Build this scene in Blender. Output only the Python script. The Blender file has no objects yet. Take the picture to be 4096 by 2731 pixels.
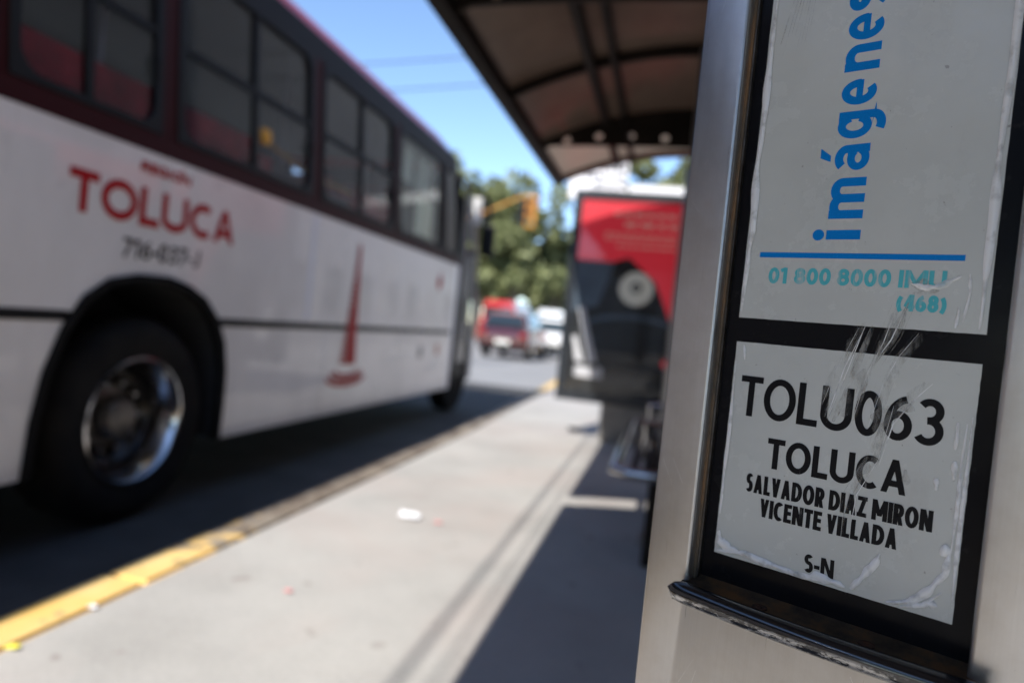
import bpy, bmesh, math, random
from mathutils import Vector, Matrix
C = bpy.context.scene.collection
S = bpy.context.scene
PI = math.pi
random.seed(7)

# ------------------------------------------------------------------ camera, sky, sun, exposure
cam = bpy.data.cameras.new('camera')
camo = bpy.data.objects.new('camera', cam); C.objects.link(camo); S.camera = camo
cam.sensor_width = 36; cam.lens = 24.0; cam.clip_start = .01; cam.clip_end = 3000
Rm = Matrix(((0.9708929, -0.1038842, 0.2158125), (0.2169683, -0.0001787, -0.9761786), (0.1014481, 0.9945894, 0.0223661)))
camo.matrix_world = Matrix.Translation((0, 0, 1)) @ Rm.to_4x4()
cam.dof.use_dof = True; cam.dof.focus_distance = .520; cam.dof.aperture_fstop = 2.8; cam.dof.aperture_blades = 0

W = bpy.data.worlds.new("World"); S.world = W; W.use_nodes = True
nt = W.node_tree; bg = nt.nodes['Background']; bg.inputs['Strength'].default_value = .15
sky = nt.nodes.new('ShaderNodeTexSky'); sky.sky_type = 'NISHITA'; sky.sun_disc = False
SD = Vector((-.27, -1.05, 1)).normalized()
sky.sun_elevation = math.asin(SD.z); sky.sun_rotation = math.atan2(SD.x, SD.y)
sky.altitude = 1200; sky.air_density = 1.0; sky.dust_density = .25; sky.ozone_density = 3.0
nt.links.new(sky.outputs[0], bg.inputs['Color'])
sun = bpy.data.lights.new('sun', 'SUN'); sun.energy = 3.9; sun.angle = math.radians(.53); sun.color = (1, .955, .89)
suno = bpy.data.objects.new('sun', sun); C.objects.link(suno)
suno.rotation_euler = (-SD).to_track_quat('-Z', 'Y').to_euler()
S.view_settings.view_transform = 'Standard'; S.view_settings.look = 'None'
S.view_settings.exposure = .92; S.view_settings.gamma = 1; S.view_settings.use_curve_mapping = False
S.cycles.use_denoising = True
try: S.cycles.denoiser = 'OPENIMAGEDENOISE'
except Exception: pass
S.cycles.max_bounces = 8; S.cycles.transparent_max_bounces = 12
S.cycles.caustics_reflective = False; S.cycles.caustics_refractive = False
S.cycles.sample_clamp_indirect = 6

# ------------------------------------------------------------------ materials
def mat(name, col, rough=.6, metal=0, **k):
    m = bpy.data.materials.new(name); m.use_nodes = True
    b = m.node_tree.nodes['Principled BSDF']
    b.inputs['Base Color'].default_value = (*col, 1); b.inputs['Roughness'].default_value = rough; b.inputs['Metallic'].default_value = metal
    for a, v in k.items(): b.inputs[a.replace('_', ' ')].default_value = v
    return m
def N(m, t, **k):
    n = m.node_tree.nodes.new(t)
    for a, v in k.items(): setattr(n, a, v)
    return n
def L(m, a, b): m.node_tree.links.new(a, b)
def noise(m, scale, detail=4, rough=.55, stretch=None, space='Object', distort=0):
    tc = N(m, 'ShaderNodeTexCoord'); n = N(m, 'ShaderNodeTexNoise')
    n.inputs['Scale'].default_value = scale; n.inputs['Detail'].default_value = detail; n.inputs['Roughness'].default_value = rough
    n.inputs['Distortion'].default_value = distort
    if stretch:
        mp = N(m, 'ShaderNodeMapping'); mp.inputs['Scale'].default_value = stretch[:3]
        if len(stretch) > 3: mp.inputs['Rotation'].default_value = (0, stretch[3], 0)
        L(m, tc.outputs[space], mp.inputs[0]); L(m, mp.outputs[0], n.inputs['Vector'])
    else: L(m, tc.outputs[space], n.inputs['Vector'])
    return n.outputs['Fac']
def ramp(m, f, stops):
    r = N(m, 'ShaderNodeValToRGB'); e = r.color_ramp.elements
    while len(e) < len(stops): e.new(.5)
    for i, (p, c) in enumerate(stops):
        e[i].position = p; e[i].color = (*c, 1) if len(c) == 3 else c
    L(m, f, r.inputs[0]); return r.outputs[0]
def g3(v): return (v, v, v)
def mix(m, fac, a, b):
    n = N(m, 'ShaderNodeMix', data_type='RGBA')
    for inp, v in ((n.inputs[0], fac), (n.inputs[6], a), (n.inputs[7], b)):
        if hasattr(v, 'is_linked'): L(m, v, inp)
        elif isinstance(v, (int, float)): inp.default_value = v
        else: inp.default_value = (*v, 1)
    return n.outputs[2]
def bump(m, f, dist=.002, strength=.5):
    b = N(m, 'ShaderNodeBump'); b.inputs['Distance'].default_value = dist; b.inputs['Strength'].default_value = strength
    L(m, f, b.inputs['Height']); L(m, b.outputs[0], m.node_tree.nodes['Principled BSDF'].inputs['Normal'])
def setc(m, out, name='Base Color'): L(m, out, m.node_tree.nodes['Principled BSDF'].inputs[name])
def mottled(name, c1, c2, rough=.6, scale=6, metal=0, bscale=None, bd=.002, stretch=None, **k):
    m = mat(name, c1, rough, metal, **k)
    setc(m, ramp(m, noise(m, scale, 6, .6, stretch), [(.35, c1), (.65, c2)]))
    if bscale: bump(m, noise(m, bscale, 5), bd)
    return m
M = {}
# pavement concrete with stains
m = M['concrete'] = mat('concrete', (.4, .39, .37), .9)
a = ramp(m, noise(m, 1.3, 8, .62), [(.3, (.34, .328, .308)), (.52, (.43, .417, .393)), (.72, (.49, .475, .444))])
b = ramp(m, noise(m, 60, 4, .7), [(.3, g3(.78)), (.6, g3(1))])
mm = N(m, 'ShaderNodeMix', data_type='RGBA', blend_type='MULTIPLY'); mm.inputs[0].default_value = .6; L(m, a, mm.inputs[6]); L(m, b, mm.inputs[7])
st = ramp(m, noise(m, 9, 3, .5), [(.66, g3(0)), (.74, g3(1))])
pk = ramp(m, noise(m, .9, 5, .6, None, 'Object', .6), [(.45, g3(0)), (.7, g3(.7))])
setc(m, mix(m, st, mix(m, pk, mm.outputs[2], (.42, .36, .33)), (.30, .27, .25))); bump(m, noise(m, 90, 5), .003, .4)
M['joint_dirt'] = mottled('joint_dirt', (.16, .14, .12), (.25, .22, .19), .95, 20)
m = M['road'] = mat('road', (.2, .2, .2), .9)
setc(m, ramp(m, noise(m, .8, 8, .65), [(.3, (.235, .232, .23)), (.7, (.30, .298, .295))])); bump(m, noise(m, 120, 4), .004, .5)
m = M['bus_shade_dark'] = mottled('bus_shade_dark', (.04, .038, .037), (.065, .062, .06), .9, 2.5, 0, 120, .003)  # dark tone that paints the bus shade onto the road
M['earth'] = mottled('earth', (.12, .1, .07), (.2, .17, .12), .95, .2)
m = M['kerb_paint'] = mat('kerb_paint', (.6, .38, .06), .75)
kc = N(m, 'ShaderNodeTexCoord'); ks = N(m, 'ShaderNodeSeparateXYZ'); L(m, kc.outputs['Object'], ks.inputs[0])
kr1 = N(m, 'ShaderNodeMapRange'); kr1.inputs[1].default_value = 1.9; kr1.inputs[2].default_value = 3.2; kr1.inputs[3].default_value = -.05; kr1.inputs[4].default_value = .34; L(m, ks.outputs[1], kr1.inputs[0])
kr2 = N(m, 'ShaderNodeMapRange'); kr2.inputs[1].default_value = 8.5; kr2.inputs[2].default_value = 11.5; kr2.inputs[3].default_value = 0; kr2.inputs[4].default_value = -.30; L(m, ks.outputs[1], kr2.inputs[0])
ka = N(m, 'ShaderNodeMath', operation='ADD'); L(m, kr1.outputs[0], ka.inputs[0]); L(m, kr2.outputs[0], ka.inputs[1])
kb = N(m, 'ShaderNodeMath', operation='ADD'); L(m, ka.outputs[0], kb.inputs[0]); L(m, noise(m, 8, 8, .7), kb.inputs[1])
w1 = ramp(m, kb.outputs[0], [(.55, g3(0)), (.66, g3(1))])
soil_shade = ramp(m, noise(m, 5, 6, .7), [(.35, (.30, .26, .21)), (.6, (.13, .10, .075))])  # worn brown soiling, also standing in for the bus shadow on the kerb
setc(m, mix(m, w1, ramp(m, noise(m, 3), [(.3, (.78, .48, .12)), (.7, (.80, .58, .26))]), soil_shade)); bump(m, noise(m, 50, 5), .003)
# bus
def body_paint(name, c, rough=.32):
    m = mat(name, c, rough); m.node_tree.nodes['Principled BSDF'].inputs['Coat Weight'].default_value = .8
    c2 = tuple(x * .86 for x in c); dirt = tuple(x * .62 * y for x, y in zip(c, (1, .95, .88)))
    n1 = ramp(m, noise(m, 1.6, 6, .6, (1, 1, .5)), [(.35, c2), (.65, c)])
    n2 = ramp(m, noise(m, 5, 7, .7, (1, 1, .25)), [(.6, g3(0)), (.78, g3(.6))])
    setc(m, mix(m, n2, n1, dirt)); setc(m, ramp(m, noise(m, 4), [(.3, g3(rough * .8)), (.7, g3(rough * 1.4))]), 'Roughness')
    bump(m, noise(m, 1.1, 3), .02, .3); return m
M['bus_white'] = body_paint('bus_white', (.88, .855, .84))
M['bus_red'] = body_paint('bus_red', (.55, .02, .02))
M['bus_maroon'] = mat('bus_maroon', (.035, .003, .004), .5, Specular_IOR_Level=.12)
M['bus_seam'] = mat('bus_seam', (.80, .82, .90), .35)
M['rubber'] = mottled('rubber', (.008, .008, .008), (.014, .013, .013), .8, 12, Specular_IOR_Level=.1)
M['tyre'] = mottled('tyre', (.008, .008, .009), (.016, .015, .014), .85, 7, Specular_IOR_Level=.15)
M['black_trim'] = mat('black_trim', (.012, .012, .013), .5, Specular_IOR_Level=.15)
M['dark_inside'] = mat('dark_inside', (.03, .03, .032), .8)
M['chrome'] = mottled('chrome', (.58, .58, .60), (.36, .35, .34), .15, 8, 1)
M['hub'] = mottled('hub', (.1, .1, .1), (.22, .2, .18), .4, 10, .8)
M['disc'] = mottled('dark_disc', (.025, .025, .026), (.06, .058, .055), .22, 9, .3)
M['letter_red'] = mat('letter_red', (.42, .008, .012), .5, Specular_IOR_Level=.2)
M['letter_black'] = mat('letter_black', (.02, .02, .022), .4)
M['seat_red'] = mottled('seat_red', (.16, .004, .01), (.75, .02, .06), .6, 3.2)
M['seat_grey'] = mat('seat_grey', (.2, .2, .21), .6)
M['seat_yellow'] = mat('seat_yellow', (.7, .35, .05), .5)
M['silver'] = mat('silver', (.45, .46, .5), .3, .8)
M['white'] = mottled('white', (.78, .78, .78), (.7, .7, .69), .4, 3)
def glass(name, tint, gl=.04, rough=.02, opaque=0.0, oc=(.02, .02, .022)):
    m = bpy.data.materials.new(name); m.use_nodes = True; t = m.node_tree; t.nodes.clear()
    out = t.nodes.new('ShaderNodeOutputMaterial'); mx = t.nodes.new('ShaderNodeMixShader'); tr = t.nodes.new('ShaderNodeBsdfTransparent')
    gg = t.nodes.new('ShaderNodeBsdfGlossy'); gg.inputs['Roughness'].default_value = rough; fr = t.nodes.new('ShaderNodeFresnel')
    geo = t.nodes.new('ShaderNodeNewGeometry'); io = t.nodes.new('ShaderNodeMath'); io.operation = 'MULTIPLY_ADD'; io.inputs[1].default_value = -.8333; io.inputs[2].default_value = 1.5
    t.links.new(geo.outputs['Backfacing'], io.inputs[0]); t.links.new(io.outputs[0], fr.inputs[0])
    tr.inputs[0].default_value = (*tint, 1); mt = t.nodes.new('ShaderNodeMath'); mt.operation = 'ADD'; mt.inputs[1].default_value = gl
    t.links.new(fr.outputs[0], mt.inputs[0]); t.links.new(mt.outputs[0], mx.inputs[0]); base = tr.outputs[0]
    if opaque:
        df = t.nodes.new('ShaderNodeBsdfDiffuse'); df.inputs[0].default_value = (*oc, 1); m2 = t.nodes.new('ShaderNodeMixShader'); m2.inputs[0].default_value = opaque
        t.links.new(tr.outputs[0], m2.inputs[1]); t.links.new(df.outputs[0], m2.inputs[2]); base = m2.outputs[0]
    t.links.new(base, mx.inputs[1]); t.links.new(gg.outputs[0], mx.inputs[2]); t.links.new(mx.outputs[0], out.inputs[0]); return m
M['bus_glass'] = glass('bus_glass', (.70, .70, .72), -.036, .03)
M['dark_glass'] = glass('dark_glass', (.1, .1, .1), .02, .05, .6, (.01, .01, .012))
M['clear_glass'] = glass('clear_glass', (.75, .8, .78), -.02, .02)
M['car_glass'] = glass('car_glass', (.12, .16, .16), .06, .02, .3, (.02, .04, .04))
# totem
m = M['steel'] = mat('brushed_steel', (.5, .49, .47), .38, .9)
gr = noise(m, 900, 3, .6, (1, 1, .012)); bl = noise(m, 11, 7, .68)
setc(m, mix(m, ramp(m, bl, [(.42, g3(0)), (.75, g3(.8))]), ramp(m, gr, [(.2, (.58, .57, .56)), (.8, (.63, .62, .61))]), (.47, .44, .41)))
setc(m, ramp(m, gr, [(.2, g3(.26)), (.8, g3(.36))]), 'Roughness'); bump(m, gr, .00004, .3)
M['steel_dirty'] = mottled('steel_dirty', (.16, .15, .14), (.05, .04, .03), .5, 25, .7)
m = M['channel'] = mat('rusty_channel', (.02, .018, .016), .55)
setc(m, ramp(m, noise(m, 22, 7, .7, (1, 1, .35)), [(.36, (.05, .042, .034)), (.50, (.15, .105, .065)), (.66, (.32, .16, .06))])); bump(m, noise(m, 120, 5), .001, .6)
m = M['black_back'] = mat('black_backing', (.012, .012, .014), .16, Specular_IOR_Level=.10)
setc(m, ramp(m, noise(m, 55, 6, .7), [(.6, (.010, .010, .012)), (.72, (.035, .034, .034))])); setc(m, ramp(m, noise(m, 30), [(.3, g3(.10)), (.7, g3(.3))]), 'Roughness')
m = M['sticker'] = mat('sticker', (.44, .45, .44), .25)
m.node_tree.nodes['Principled BSDF'].inputs['Coat Weight'].default_value = .3
m.node_tree.nodes['Principled BSDF'].inputs['Coat Roughness'].default_value = .22
s1 = ramp(m, noise(m, 9, 6, .6), [(.3, (.62, .635, .60)), (.7, (.71, .725, .685))])
s2 = ramp(m, noise(m, 150, 3, .55), [(.70, g3(0)), (.74, g3(.75))])      # specks
s3 = ramp(m, noise(m, 28, 7, .72, (1, 1, .5)), [(.58, g3(0)), (.72, g3(.5))])  # smears
x = mix(m, s3, s1, (.58, .57, .53)); setc(m, mix(m, s2, x, (.3, .28, .25)))
setc(m, ramp(m, noise(m, 20, 6, .7), [(.35, g3(.12)), (.7, g3(.38))]), 'Roughness'); bump(m, noise(m, 40, 5, .6), .0006, .25)
def ink(name, c, c2, wear=.66, stretch=(1, 1, .12, -.45)):
    m = mat(name, c, .35, Specular_IOR_Level=.15)
    f = ramp(m, noise(m, 90, 7, .72, stretch), [(wear, g3(0)), (wear + .09, g3(.8))])
    f2 = ramp(m, noise(m, 700, 2, .5), [(.55, g3(0)), (.75, g3(.35))])
    setc(m, mix(m, f, mix(m, f2, c, tuple(min(1, v * 1.5 + .01) for v in c)), c2)); return m
M['ink_black'] = ink('ink_black', (.008, .008, .010), (.30, .30, .29), .62)
M['ink_blue'] = ink('ink_blue', (.0, .24, .72), (.05, .34, .72), .66)
M['ink_teal'] = ink('ink_teal', (.11, .56, .62), (.5, .62, .62), .52)
m = M['wrinkle'] = mat('raised_film', (.97, .97, .96), .35); m.node_tree.nodes['Principled BSDF'].inputs['Coat Weight'].default_value = .6
bump(m, noise(m, 160, 5), .0006, .5)
tn = m.node_tree; wo = [n for n in tn.nodes if n.type == 'OUTPUT_MATERIAL'][0]; tr = N(m, 'ShaderNodeBsdfTransparent'); ms = N(m, 'ShaderNodeMixShader')
L(m, ramp(m, noise(m, 60, 5, .55), [(.30, g3(.45)), (.5, g3(1))]), ms.inputs[0]); L(m, tr.outputs[0], ms.inputs[1]); L(m, tn.nodes['Principled BSDF'].outputs[0], ms.inputs[2]); L(m, ms.outputs[0], wo.inputs[0])
m = M['scratch'] = mat('scratched_film', (.52, .51, .47), .3)
tn = m.node_tree; wo = [n for n in tn.nodes if n.type == 'OUTPUT_MATERIAL'][0]; tr = N(m, 'ShaderNodeBsdfTransparent'); ms = N(m, 'ShaderNodeMixShader')
L(m, ramp(m, noise(m, 110, 7, .75, (1, 1, .3)), [(.44, g3(.0)), (.68, g3(.55))]), ms.inputs[0]); L(m, tr.outputs[0], ms.inputs[1]); L(m, tn.nodes['Principled BSDF'].outputs[0], ms.inputs[2]); L(m, ms.outputs[0], wo.inputs[0])
m = M['smudge'] = mat('smudged_film', (.50, .49, .46), .3)
tn = m.node_tree; wo = [n for n in tn.nodes if n.type == 'OUTPUT_MATERIAL'][0]; tr = N(m, 'ShaderNodeBsdfTransparent'); ms = N(m, 'ShaderNodeMixShader')
L(m, ramp(m, noise(m, 90, 7, .7, (1, 1, .4)), [(.42, g3(.0)), (.70, g3(.6))]), ms.inputs[0]); L(m, tr.outputs[0], ms.inputs[1]); L(m, tn.nodes['Principled BSDF'].outputs[0], ms.inputs[2]); L(m, ms.outputs[0], wo.inputs[0])
m = M['rail'] = mat('chipped_rail', (.02, .02, .02), .16, .0)
cf = ramp(m, noise(m, 150, 8, .8, (.4, 1, 1.3)), [(.50, g3(0)), (.52, g3(1))])
zt = N(m, 'ShaderNodeTexCoord'); sx = N(m, 'ShaderNodeSeparateXYZ'); L(m, zt.outputs['Object'], sx.inputs[0])
mr = N(m, 'ShaderNodeMapRange'); mr.inputs[1].default_value = .7920; mr.inputs[2].default_value = .7965; mr.inputs[3].default_value = 1; mr.inputs[4].default_value = .0; L(m, sx.outputs[2], mr.inputs[0])
mr2 = N(m, 'ShaderNodeMapRange'); mr2.inputs[1].default_value = .7875; mr2.inputs[2].default_value = .7895; mr2.inputs[3].default_value = 0; mr2.inputs[4].default_value = 1; L(m, sx.outputs[2], mr2.inputs[0])
ma = N(m, 'ShaderNodeMath', operation='MULTIPLY'); L(m, mr.outputs[0], ma.inputs[0]); L(m, mr2.outputs[0], ma.inputs[1])
mb = N(m, 'ShaderNodeMath', operation='MULTIPLY'); L(m, ma.outputs[0], mb.inputs[0]); L(m, cf, mb.inputs[1])
setc(m, mix(m, mb.outputs[0], (.016, .016, .018), (.75, .74, .72))); L(m, mb.outputs[0], m.node_tree.nodes['Principled BSDF'].inputs['Metallic'])
setc(m, mix(m, mb.outputs[0], g3(.14), g3(.4)), 'Roughness'); bump(m, noise(m, 90, 3), .0005, .12)
m.node_tree.nodes['Principled BSDF'].inputs['Coat Weight'].default_value = .8; m.node_tree.nodes['Principled BSDF'].inputs['Coat Roughness'].default_value = .06
M['rust'] = mottled('rust', (.10, .04, .018), (.03, .018, .012), .8, 150)
# shelter
M['roof_sheet'] = mat('bronze_polycarbonate', (.30, .21, .15), .25)
setc(M['roof_sheet'], ramp(M['roof_sheet'], noise(M['roof_sheet'], 2.5, 6, .65), [(.3, (.17, .125, .10)), (.7, (.26, .195, .155))]))
m = M['roof_sheet']; m.node_tree.nodes['Principled BSDF'].inputs['Specular IOR Level'].default_value = .3
wo = [n for n in m.node_tree.nodes if n.type == 'OUTPUT_MATERIAL'][0]; tl_ = N(m, 'ShaderNodeBsdfTranslucent'); tl_.inputs[0].default_value = (.40, .25, .16, 1); ms = N(m, 'ShaderNodeMixShader'); ms.inputs[0].default_value = .10
L(m, m.node_tree.nodes['Principled BSDF'].outputs[0], ms.inputs[1]); L(m, tl_.outputs[0], ms.inputs[2]); L(m, ms.outputs[0], wo.inputs[0])
M['roof_pale'] = mottled('pale_sheet', (.7, .66, .6), (.8, .76, .7), .35, 3)
m = M['roof_pale']; wo = [n for n in m.node_tree.nodes if n.type == 'OUTPUT_MATERIAL'][0]; tl_ = N(m, 'ShaderNodeBsdfTranslucent'); tl_.inputs[0].default_value = (.62, .56, .48, 1); ms = N(m, 'ShaderNodeMixShader'); ms.inputs[0].default_value = .35
L(m, m.node_tree.nodes['Principled BSDF'].outputs[0], ms.inputs[1]); L(m, tl_.outputs[0], ms.inputs[2]); L(m, ms.outputs[0], wo.inputs[0])
M['shelter_dark'] = mottled('dark_bronze_metal', (.014, .011, .009), (.026, .02, .016), .6, 6, .0, Specular_IOR_Level=.15)
M['fascia_red'] = mat('fascia_red', (.12, .02, .015), .4)
M['post_steel'] = mottled('post_steel', (.33, .32, .31), (.42, .41, .39), .35, 5, .85)
M['pole_grey'] = mottled('pole_grey', (.3, .3, .29), (.38, .37, .35), .6, 5)
# ad
M['ad_frame'] = mat('ad_frame', (.02, .024, .03), .35)
M['poster_red'] = mottled('poster_red', (.66, .03, .05), (.70, .04, .06), .5, 2)
M['poster_black'] = mottled('poster_black', (.008, .009, .010), (.035, .038, .04), .5, 5)
M['poster_cream'] = mottled('poster_cream', (.62, .62, .57), (.52, .52, .48), .5, 12)
M['poster_text'] = mat('poster_text', (.62, .30, .26), .5)
M['poster_blue'] = mottled('poster_blue', (.16, .23, .30), (.10, .14, .19), .5, 3)
M['ad_glass'] = glass('ad_glass', (.92, .92, .92), -.015, .03)
M['grille'] = mottled('grille', (.36, .34, .31), (.25, .24, .22), .5, 8, .3)
# far
M['leaf'] = mat('leaf', (.1, .13, .04), .6)
M['leaf'].node_tree.nodes['Principled BSDF'].inputs['Specular IOR Level'].default_value = .2
_oi = N(M['leaf'], 'ShaderNodeObjectInfo')
setc(M['leaf'], ramp(M['leaf'], noise(M['leaf'], .9, 5, .7), [(.3, (.10, .12, .045)), (.5, (.18, .20, .085)), (.7, (.30, .31, .16))]))
M['bark'] = mottled('bark', (.10, .08, .06), (.17, .14, .11), .9, 6)
M['signal_yellow'] = mottled('signal_yellow', (.75, .33, .03), (.68, .3, .03), .45, 4)
M['lens_green'] = mat('lens_green', (.02, .25, .18), .2)
M['lens_dark'] = mat('lens_dark', (.03, .02, .02), .2)
M['car_red'] = mat('car_red', (.075, .004, .006), .15, .2, Coat_Weight=1.0)
M['car_white'] = mat('car_white', (.80, .80, .80), .2, 0, Coat_Weight=.8)
M['tail'] = mat('tail_lens', (.2, .005, .006), .15)
M['plate'] = mat('plate', (.7, .7, .65), .5)
M['plaster'] = mottled('plaster', (.58, .55, .52), (.50, .47, .45), .9, .7)
M['plaster_warm'] = mottled('plaster_warm', (.58, .46, .34), (.50, .40, .31), .9, .7)
M['plaster_dark'] = mottled('plaster_dark', (.16, .15, .15), (.21, .2, .19), .9, .7)
M['awning'] = mat('awning_red', (.5, .02, .03), .7)
M['win_dark'] = mat('window_dark', (.03, .035, .04), .1)
M['pink'] = mat('pink', (.75, .32, .32), .7)
M['paper'] = mat('paper', (.85, .86, .9), .7)
M['litter_yellow'] = mat('litter_yellow', (.8, .75, .1), .7)
M['leaf_dry'] = mat('leaf_dry', (.03, .025, .02), .8)
M['cable'] = mat('cable', (.03, .03, .03), .7)

# ------------------------------------------------------------------ geometry helpers
def obj(name, bm, m, parent=None, smooth=False, **tags):
    if isinstance(bm, bmesh.types.BMesh):
        me = bpy.data.meshes.new(name); bm.to_mesh(me); bm.free()
    else: me = bm
    if smooth:
        for p in me.polygons: p.use_smooth = True
        try: me.set_sharp_from_angle(angle=math.radians(35))
        except Exception: pass
    if not len(me.materials): me.materials.append(m)
    o = bpy.data.objects.new(name, me); C.objects.link(o)
    if parent is not None: o.parent = parent
    for k, v in tags.items(): o[k] = v
    return o
def thing(name, label, cat, loc=(0, 0, 0), rz=0, group=None):
    o = bpy.data.objects.new(name, None); C.objects.link(o); o.location = loc; o.rotation_euler = (0, 0, rz)
    o.empty_display_size = .1; o['label'] = label; o['category'] = cat
    if group: o['group'] = group
    return o
def part(src_obj, name, parent, loc=(0, 0, 0), rot=(0, 0, 0)):
    o = bpy.data.objects.new(name, src_obj.data); C.objects.link(o); o.parent = parent; o.location = loc; o.rotation_euler = rot; return o
def copy_tree(o, parent=None):
    c = o.copy(); C.objects.link(c)
    if parent is not None: c.parent = parent
    for ch in list(o.children): copy_tree(ch, c)
    return c
def nb(): return bmesh.new()
def box(bm, x0, x1, y0, y1, z0, z1, bev=0):
    v = [bm.verts.new((x, y, z)) for x in (x0, x1) for y in (y0, y1) for z in (z0, z1)]
    fs = [(0, 1, 3, 2), (4, 6, 7, 5), (0, 4, 5, 1), (2, 3, 7, 6), (0, 2, 6, 4), (1, 5, 7, 3)]
    faces = [bm.faces.new([v[i] for i in f]) for f in fs]
    if bev:
        es = list({e for f in faces for e in f.edges}); bmesh.ops.bevel(bm, geom=es, offset=bev, segments=2, affect='EDGES', profile=.6)
def tube(bm, pts, r, seg=10, cap=True):
    pts = [Vector(p) for p in pts]; rings = []
    rr = r if isinstance(r, (list, tuple)) else [r] * len(pts)
    up = None
    for i, p in enumerate(pts):
        d = (pts[min(i + 1, len(pts) - 1)] - pts[max(i - 1, 0)]).normalized()
        if up is None: up = Vector((0, 0, 1)) if abs(d.z) < .9 else Vector((1, 0, 0))
        a = d.cross(up).normalized(); b = a.cross(d).normalized(); up = b
        rings.append([bm.verts.new(p + (a * math.cos(2 * PI * k / seg) + b * math.sin(2 * PI * k / seg)) * rr[i]) for k in range(seg)])
    for i in range(len(rings) - 1):
        for k in range(seg): bm.faces.new((rings[i][k], rings[i][(k + 1) % seg], rings[i + 1][(k + 1) % seg], rings[i + 1][k]))
    if cap: bm.faces.new(rings[0][::-1]); bm.faces.new(rings[-1])
def lathe(bm, prof, seg=32, axis='X', c=(0, 0, 0), cap=True):
    """prof: list of (radius, along)"""
    rings = []
    for r, a in prof:
        ring = []
        for k in range(seg):
            t = 2 * PI * k / seg; u, v = r * math.cos(t), r * math.sin(t)
            p = (a, u, v) if axis == 'X' else ((u, v, a) if axis == 'Z' else (u, a, v))
            ring.append(bm.verts.new((p[0] + c[0], p[1] + c[1], p[2] + c[2])))
        rings.append(ring)
    for i in range(len(rings) - 1):
        for k in range(seg): bm.faces.new((rings[i][k], rings[i][(k + 1) % seg], rings[i + 1][(k + 1) % seg], rings[i + 1][k]))
    if cap and prof[0][0] > 1e-4: bm.faces.new(rings[0][::-1])
    if cap and prof[-1][0] > 1e-4: bm.faces.new(rings[-1])
def strip(bm, ptsA, ptsB):
    a = [bm.verts.new(p) for p in ptsA]; b = [bm.verts.new(p) for p in ptsB]
    for i in range(len(a) - 1): bm.faces.new((a[i], a[i + 1], b[i + 1], b[i]))
def poly2d(loops, thick, fn, bevel=0):
    """filled 2D outline with holes, thick along the third axis; fn(x,y,z)->3D point"""
    cu = bpy.data.curves.new('c', 'CURVE'); cu.dimensions = '2D'; cu.fill_mode = 'BOTH'; cu.extrude = thick / 2; cu.bevel_depth = bevel
    for lp in loops:
        s = cu.splines.new('POLY'); s.points.add(len(lp) - 1); s.use_cyclic_u = True
        for i, p in enumerate(lp): s.points[i].co = (p[0], p[1], 0, 1)
    o = bpy.data.objects.new('c', cu); C.objects.link(o)
    dg = bpy.context.evaluated_depsgraph_get(); me = bpy.data.meshes.new_from_object(o.evaluated_get(dg))
    bpy.data.objects.remove(o); bpy.data.curves.remove(cu)
    me.materials.clear()
    for v in me.vertices: v.co = fn(*v.co)
    bm = nb(); bm.from_mesh(me); bpy.data.meshes.remove(me)
    bmesh.ops.remove_doubles(bm, verts=bm.verts, dist=1e-5); bmesh.ops.recalc_face_normals(bm, faces=bm.faces)
    return bm
def circ(cx, cy, r, n=20): return [(cx + r * math.cos(2 * PI * k / n), cy + r * math.sin(2 * PI * k / n)) for k in range(n)]
def rrect(x0, x1, y0, y1, r, n=6):
    o = []
    for cx, cy, a in ((x1 - r, y1 - r, 0), (x0 + r, y1 - r, 90), (x0 + r, y0 + r, 180), (x1 - r, y0 + r, 270)):
        for k in range(n + 1):
            t = math.radians(a + 90 * k / n); o.append((cx + r * math.cos(t), cy + r * math.sin(t)))
    return o

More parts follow.
